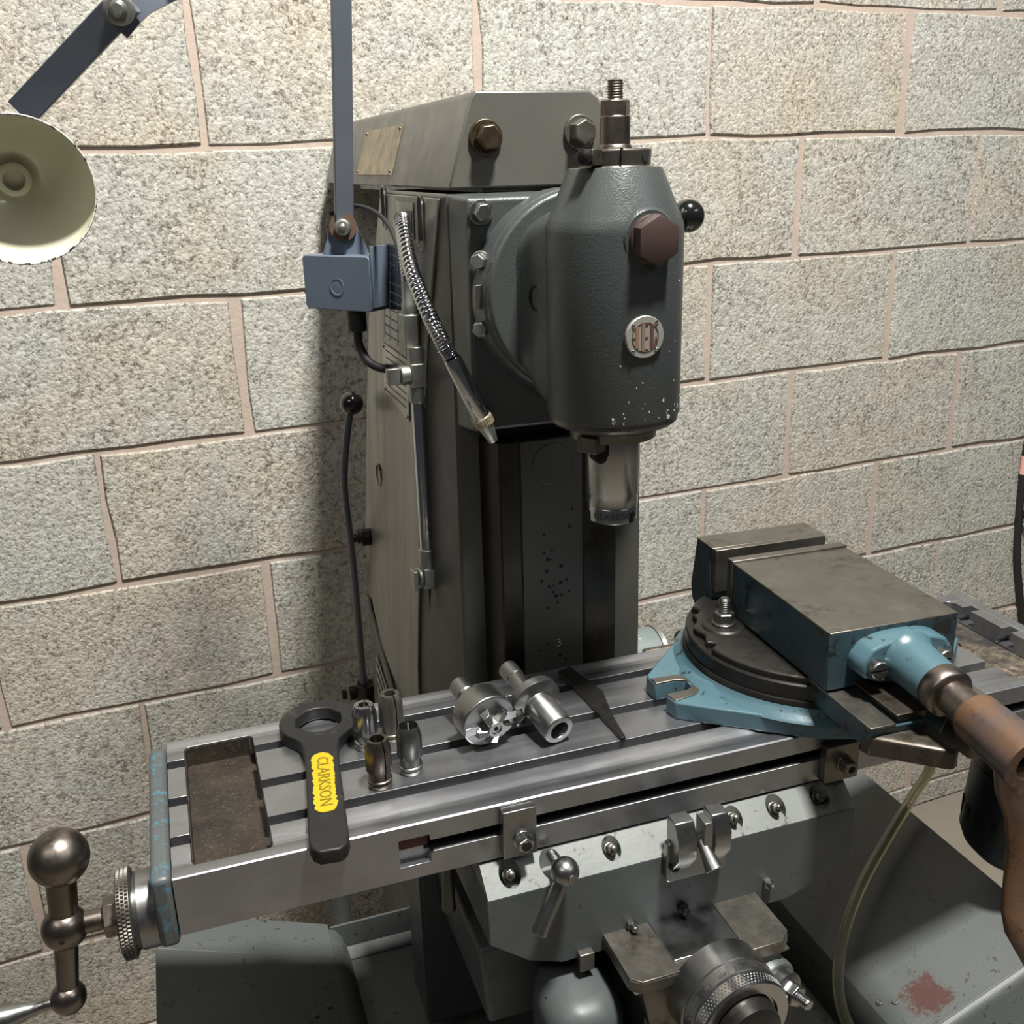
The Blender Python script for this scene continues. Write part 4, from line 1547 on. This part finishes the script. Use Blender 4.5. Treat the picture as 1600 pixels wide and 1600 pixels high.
# collets
def collet(x, y, h, r, bore, m, lab, slit=-60, base_m='satin'):
    o = Vector((x, y, -499.9))
    t = thing('collet', tuple(o), lab, 'collet', 'collets standing on the table')
    b = MB()
    b.lathe([(0, r * 0.86), (0.5, r * 0.9), (3.2, r * 0.94), (3.6, r * 0.86), (4.4, r * 0.86), (4.8, r * 0.95), (7, r * 0.95), (7.6, r * 0.84), (h * 0.34, r * 0.86), (h * 0.36, r), (h * 0.80, r), (h - 1, r * 0.80),
             (h, r * 0.76), (h, bore), (h - 3, bore * 0.97), (h * 0.55, bore * 0.95), (h * 0.55, 0.2)], o, (0, 0, 1), 40)
    cuts = []
    for k_ in range(3):
        a = math.radians(slit + 120 * k_)
        c = MB()
        c.obox(o + Vector((math.cos(a) * r * 0.75, math.sin(a) * r * 0.75, h * 0.62)), r * 1.1, 1.2, h * 0.9, a)
        cuts.append(c)
    b.build('collet_body', m, t, cut=cuts, smooth=35)
    b = MB()
    b.lathe([(h * 0.60, bore * 0.985), (h - 2.0, bore * 0.985)], o, (0, 0, 1), 28, cap=False)
    if False:
        b.build('bore', M['hole'], t)
    else:
        b.bm.free()
    return t


collet(123, 742, 45, 11.2, 6.2, M['aged'], 'brownish worn collet nearest the front edge of the table', -70)
collet(152.5, 753, 45, 11.2, 8.2, M['satin'], 'bright wide-bored collet at the right of the group of four', -42)
collet(149.5, 812, 46, 11.2, 5.2, M['dull'], 'dull grey collet at the rear of the group of four', -75)
collet(124, 806, 43, 11.2, 4.6, M['bright'], 'shiny collet beside the ring of the black spanner', -48)


# boring tools
def tool_frame(o, d):
    d = Vector(d).normalized()
    return Vector(o), d, perp(d)[1], perp(d)[2]


c1 = Vector((229, 764, -474))
d1 = Vector((0.17, -0.95, -0.13)).normalized()
T1 = thing('milling_cutter', (229, 790, -500), 'round steel facing cutter with a toothed end mill in its centre', 'cutter')
b = MB()
b.lathe([(-62, 9.2), (-61, 10), (-44, 10), (-43, 9), (-38, 9), (-37, 10.5), (-28, 12.5), (-24, 25), (-22, 26), (-1, 26.2), (0, 25.2), (0, 5)], c1, d1, 56)
cu = []
_, u, v = perp(d1)
if v.z < 0:
    v = -v
if u.x < 0:
    u = -u
c = MB()
o_ = c1 + d1 * (-6) + u * 12 + v * 30
c.lathe([(0, 13), (20, 13)], c1 + d1 * (-30) + u * 16 + v * 28, d1, 24)
cu.append(c)
b.build('cutter_body', M['satin'], T1, bevel=0.5, smooth=35)
b = MB()
for k_ in range(2):
    b = MB()
    a = math.radians(188 + 180 * k_)
    c = c1 + d1 * 0.5 + (u * math.cos(a) + v * math.sin(a)) * 19
    b.poly([[c + u * (sx * 7) + v * (sy * 4.2) + d1 * kk for sx, sy in ((-1, -1), (1, -1), (1, 1), (-1, 1))] for kk in (-6, 3.2)])
    b.build('cutting_tip', M['bright'], T1, bevel=0.4)
cc = c1 + u * 2.5 - v * 3
b = MB()
b.lathe([(-4, 8.5), (9, 8.2), (10, 7.6), (10, 5.2), (8.6, 5.0), (8.6, 0.2)], cc, d1, 36)
b.build('end_mill_core', M['satin'], T1)
b = MB()
b.lathe([(8.6, 2.2), (9.0, 2.1)], cc, d1, 14)
b.build('centre_hole', M['hole'], T1)
for k_ in range(5):
    a = math.radians(52 + 72 * k_)
    b = MB()
    e1 = u * math.cos(a) + v * math.sin(a)
    e2 = u * -math.sin(a) + v * math.cos(a)
    f = lambda r_, s_, h_: cc + e1 * r_ + e2 * s_ + d1 * h_
    b.poly([[f(7, -5.5, -1), f(17.5, -6.5, -1), f(18.5, 3.5, -1), f(7, 4, -1)], [f(7.6, -1.5, 9), f(16.0, -3.2, 6.5), f(17.5, 3.2, 7.5), f(7.6, 3.4, 9.4)]])
    b.build('tooth', M['satin'], T1, bevel=0.3, smooth=20)
# second tool: flanged arbor
c2 = Vector((288, 742, -484.0))
d2 = Vector((0.19, -0.95, -0.225)).normalized()
T2 = thing('flanged_arbor', (282, 790, -500), 'bright hollow steel arbor with a notched round flange beside the thin drift', 'arbor')
b = MB()
b.lathe([(-96, 8.5), (-95, 9.3), (-80, 9.3), (-79, 8.4), (-60, 8.4), (-58, 9), (-52, 11.5), (-50, 24), (-48.5, 25.4), (-41, 25.4), (-40, 24.4), (-37, 15), (-36, 14.6), (-2, 15.2), (-0.8, 14.6), (0, 13.6), (0, 9.2), (-2, 8.4), (-22, 8.2), (-22, 0.2)], c2, d2, 56)
_, u, v = perp(d2)
if v.z < 0:
    v = -v
if u.x < 0:
    u = -u
cu = []
for a in (-12, 200, 262):
    t = math.radians(a)
    c = MB()
    cc = c2 + d2 * -45 + (u * math.cos(t) + v * math.sin(t)) * 23
    e1 = u * math.cos(t) + v * math.sin(t)
    e2 = u * -math.sin(t) + v * math.cos(t)
    c.poly([[cc + e1 * sx * 7 + e2 * sy * 8 + d2 * kk for sx, sy in ((-1, -1), (1, -1), (1, 1), (-1, 1))] for kk in (-9, 9)])
    cu.append(c)
b.build('arbor_body', M['satin'], T2, cut=cu, bevel=0.4, smooth=35)
for a in (-20, 215):
    t = math.radians(a)
    b = MB()
    cc = c2 + d2 * -42 + (u * math.cos(t) + v * math.sin(t)) * 21
    e1 = u * math.cos(t) + v * math.sin(t)
    e2 = u * -math.sin(t) + v * math.cos(t)
    b.poly([[cc + e1 * sx * 6 + e2 * sy * 2.4 + d2 * kk for sx, sy in ((-1, -1), (1, -1), (1, 1), (-1, 1))] for kk in (-5, 7)])
    b.build('cutting_tip', M['bright'], T2, bevel=0.4)
# drift
b = MB()
ol = [(334, 872), (349, 874), (362, 815), (353, 770), (346, 727), (342, 727), (340, 765), (338, 800)]
ol = [(335, 868), (351, 872), (362, 812), (352, 768), (347, 728), (342.5, 728), (341, 770), (340, 812)]
b.prism(ol, 'z', -499.8, -495.5)
b.build('drift_key', M['dark'], None, bevel=0.7, label='thin dark tapered drift key lying across the table slots', cat='tool')

# clear drain hose from behind the table into the tray
hp = spline([(812, 850, -551), (845, 880, -600), (868, 897, -680), (861, 895, -749), (822, 880, -780), (763, 850, -806), (703, 815, -827), (656, 780, -849), (622, 745, -870), (605, 715, -884), (602, 690, -898), (604, 668, -912)], 8)
b = MB()
b.tube(hp, 6.6, 16)
b.tube(list(reversed(hp)), 4.4, 12)
b.build('drain_hose', M['clear'], None, label='clear plastic hose curving down onto the right side of the chip tray', cat='hose')

# ================================================================ work lamp
L0 = Vector((205, 1160, -66))
lamp = thing('work_lamp', (205, 1200, -150), 'grey jointed machine lamp with a round shade and white inside', 'lamp')
yaw = math.radians(-50)
b = MB()
bc = Vector((206, 1200, -126))
q = Matrix.Rotation(yaw, 3, 'Z')
fr = [(x, z) for x, z in rrect(-50, 50, -31, 31, 5)]
b.poly([[bc + q @ Vector((x, y, z)) for x, z in fr] for y in (-17, 17)])
box = b.build('switch_box', M['lampbox'], lamp, bevel=1.2)
fn = q @ Vector((0, -1, 0))
fx = q @ Vector((1, 0, 0))
b = MB()
b.lathe([(0, 10.5), (0.6, 10.5), (0.6, 8.6), (0.2, 8.2), (0.5, 0.2)], bc + fn * 17 + fx * 0 + Vector((0, 0, -4)), fn, 32)
b.build('knockout', M['lampbox'], lamp)
b = MB()
for s in (-1, 1):
    b.lathe([(0, 3.5), (5, 3.5), (6, 2.5)], bc - fx * 50 + fn * (9 * s) + Vector((0, 0, -12)), -fx, 14)
b.build('switch_screw', M['bronze'], lamp)
b = MB()
b.lathe([(0, 11), (24, 11), (26, 9)], bc + fx * 12 + Vector((0, 0, -31)), (0, 0, -1), 24)
b.build('cable_gland', M['rubber'], lamp)
b = MB()
st = bc + fx * 12 + Vector((0, 0, -54))
b.tube(spline([st, st + Vector((0, 0, -18)), st + Vector((8, -12, -38)), st + Vector((26, -22, -46)), st + Vector((44, -20, -40)), st + Vector((52, 10, -30))], 6), 5.2, 14)
b.build('cable', M['rubber'], lamp)
# bracket, pivot and arms
b = MB()
pn = Vector((-0.28, -0.96, 0))
q2 = Matrix.Rotation(math.radians(-16), 3, 'Z')
tp = [(-27, 30), (27, 30), (13, 68), (-13, 68)]
b.poly([[bc + q2 @ Vector((x + 2, y, z)) for x, z in tp] for y in (-3, 3)])
b.build('bracket', M['lampbox'], lamp, bevel=0.6)
b = MB()
b.bar(bc + fx * 52 + Vector((0, 0, -26)), bc + fx * 52 + Vector((0, 0, 42)), 34, 2.5, fn)
b.build('mounting_plate', M['lampbox'], lamp, bevel=0.5)
pv = bc + q2 @ Vector((2, -6, 62))
b = MB()
b.lathe([(-1, 15.5), (2, 15.5)], pv, pn, 32)
b.build('friction_washer', M['rustwash'], lamp)
b = MB()
b.lathe([(0, 9.5), (8, 9), (9, 7.5), (9, 4), (12, 3.6), (13, 2)], pv + pn * 2, pn, 28)
b.build('pivot_bolt', M['zinc'], lamp, bevel=0.3)
a1 = Vector((222, 1130, 330))
b = MB()
b.bar(pv - pn * 6 + Vector((0, 0, -10)), a1, 21, 9, (1, 0, 0))
b.build('lower_arm', M['lamp'], lamp, bevel=0.8)
j1 = Vector((-2, 935, 122))
ja = Vector((-90, 985, 50))
b = MB()
b.bar(j1 + Vector((8, 0, 8)), ja, 24, 9, (0.6, 0, -0.8))
b.build('upper_arm', M['lamp'], lamp, bevel=0.8)
b = MB()
el = spline([(-8, 944, 112), (14, 946, 132), (48, 955, 150), (90, 975, 180), (150, 1030, 240), (222, 1130, 330)], 6)
sv = Vector((0.5, 0, -0.86))
rr_ = []
for i_, p_ in enumerate(el):
    t_ = (el[min(i_ + 1, len(el) - 1)] - el[max(i_ - 1, 0)]).normalized()
    s_ = (sv - t_ * sv.dot(t_)).normalized()
    n_ = t_.cross(s_)
    rr_.append([p_ + s_ * 13 + n_ * 3, p_ - s_ * 13 + n_ * 3, p_ - s_ * 13 - n_ * 3, p_ + s_ * 13 - n_ * 3])
b.poly(rr_)
b.build('elbow_arm', M['lamp'], lamp, smooth=40)
for p in (j1, Vector((48, 950, 158))):
    b = MB()
    b.lathe([(-2, 12), (6, 12), (7, 10), (7, 7), (10, 6), (12, 4)], p + Vector((0, -4, 0)), (-0.1, -1, -0.1), 24)
    b.build('elbow_bolt', M['zinc'], lamp)
sc = Vector((-97, 928, -11))
sdn = Vector((0.13, -0.97, -0.14)).normalized()
R_ = 58
prof = [(0, R_), (-18, R_ * 0.95), (-38, R_ * 0.84), (-54, R_ * 0.66), (-66, R_ * 0.42), (-72, R_ * 0.34), (-100, R_ * 0.32), (-102, 1)]
b = MB()
b.lathe(prof, sc, sdn, 64, cap=False)
b.build('lamp_shade', M['lamp'], lamp)
inner = [(0.5, R_ - 0.4), (-18, R_ * 0.95 - 1.6), (-38, R_ * 0.84 - 1.6), (-54, R_ * 0.66 - 1.6), (-65, R_ * 0.42 - 1.6), (-69, R_ * 0.2), (-69, 0.5)]
b = MB()
b.lathe(inner, sc, sdn, 64, cap=False)
b.build('shade_lining', M['enamel'], lamp, label='cream white enamelled inside of the shade')
b = MB()
_, u, v = perp(sdn)
rim = [sc + (u * math.cos(t * math.pi / 48) + v * math.sin(t * math.pi / 48)) * (R_ - 0.2) for t in range(97)]
b.tube(rim, 0.9, 6)
b.build('shade_rim', paint('chipped_rim', '#d8d6c4', '#cfcdbb', 0.4, '#2c2a27', 0.5, 150), lamp)
b = MB()
b.lathe([(-70, 14), (-60, 14), (-59, 12.5), (-59, 9), (-66, 8.5), (-66, 0.2)], sc, sdn, 32)
b.build('bulb_socket', M['enamel'], lamp)
b = MB()
b.tube(spline([(196, 1215, -50), (222, 1200, -42), (236, 1150, -48), (242, 1110, -62), (240, 1060, -84)], 6), 2.6, 10)
b.build('lamp_cord', M['rubber'], lamp)

# black cable hanging on the wall at the right
b = MB()
wp = lambda s, z, o=12: (WN * (1691.8 - o) + Vector((math.cos(WROT), math.sin(WROT), 0)) * s + Vector((0, 0, z)))
b.tube(spline([wp(2000, -655), wp(1998, -710), wp(2003, -800), wp(2013, -900), wp(2022, -960), wp(2046, -1050), wp(2072, -1140), wp(2085, -1230), wp(2092, -1330), wp(2098, -1480), wp(2098, -1618)], 6), 8.5, 12)
cb = b.build('hanging_cable', M['rubber'], None, label='black cable hanging down the block wall at the right edge', cat='cable')
b = MB()
b.tube([wp(1998.5, -690), wp(1998.5, -735)], 9.4, 14)
b.build('pink_label', M['pink'], cb, label='pink label band')
b = MB()
b.tube(spline([wp(2011, -830, 20), wp(2022, -856, 24), wp(2040, -868, 24), wp(2070, -850, 14)], 5), 6, 10)
b.build('cable_hook', M['black'], cb)
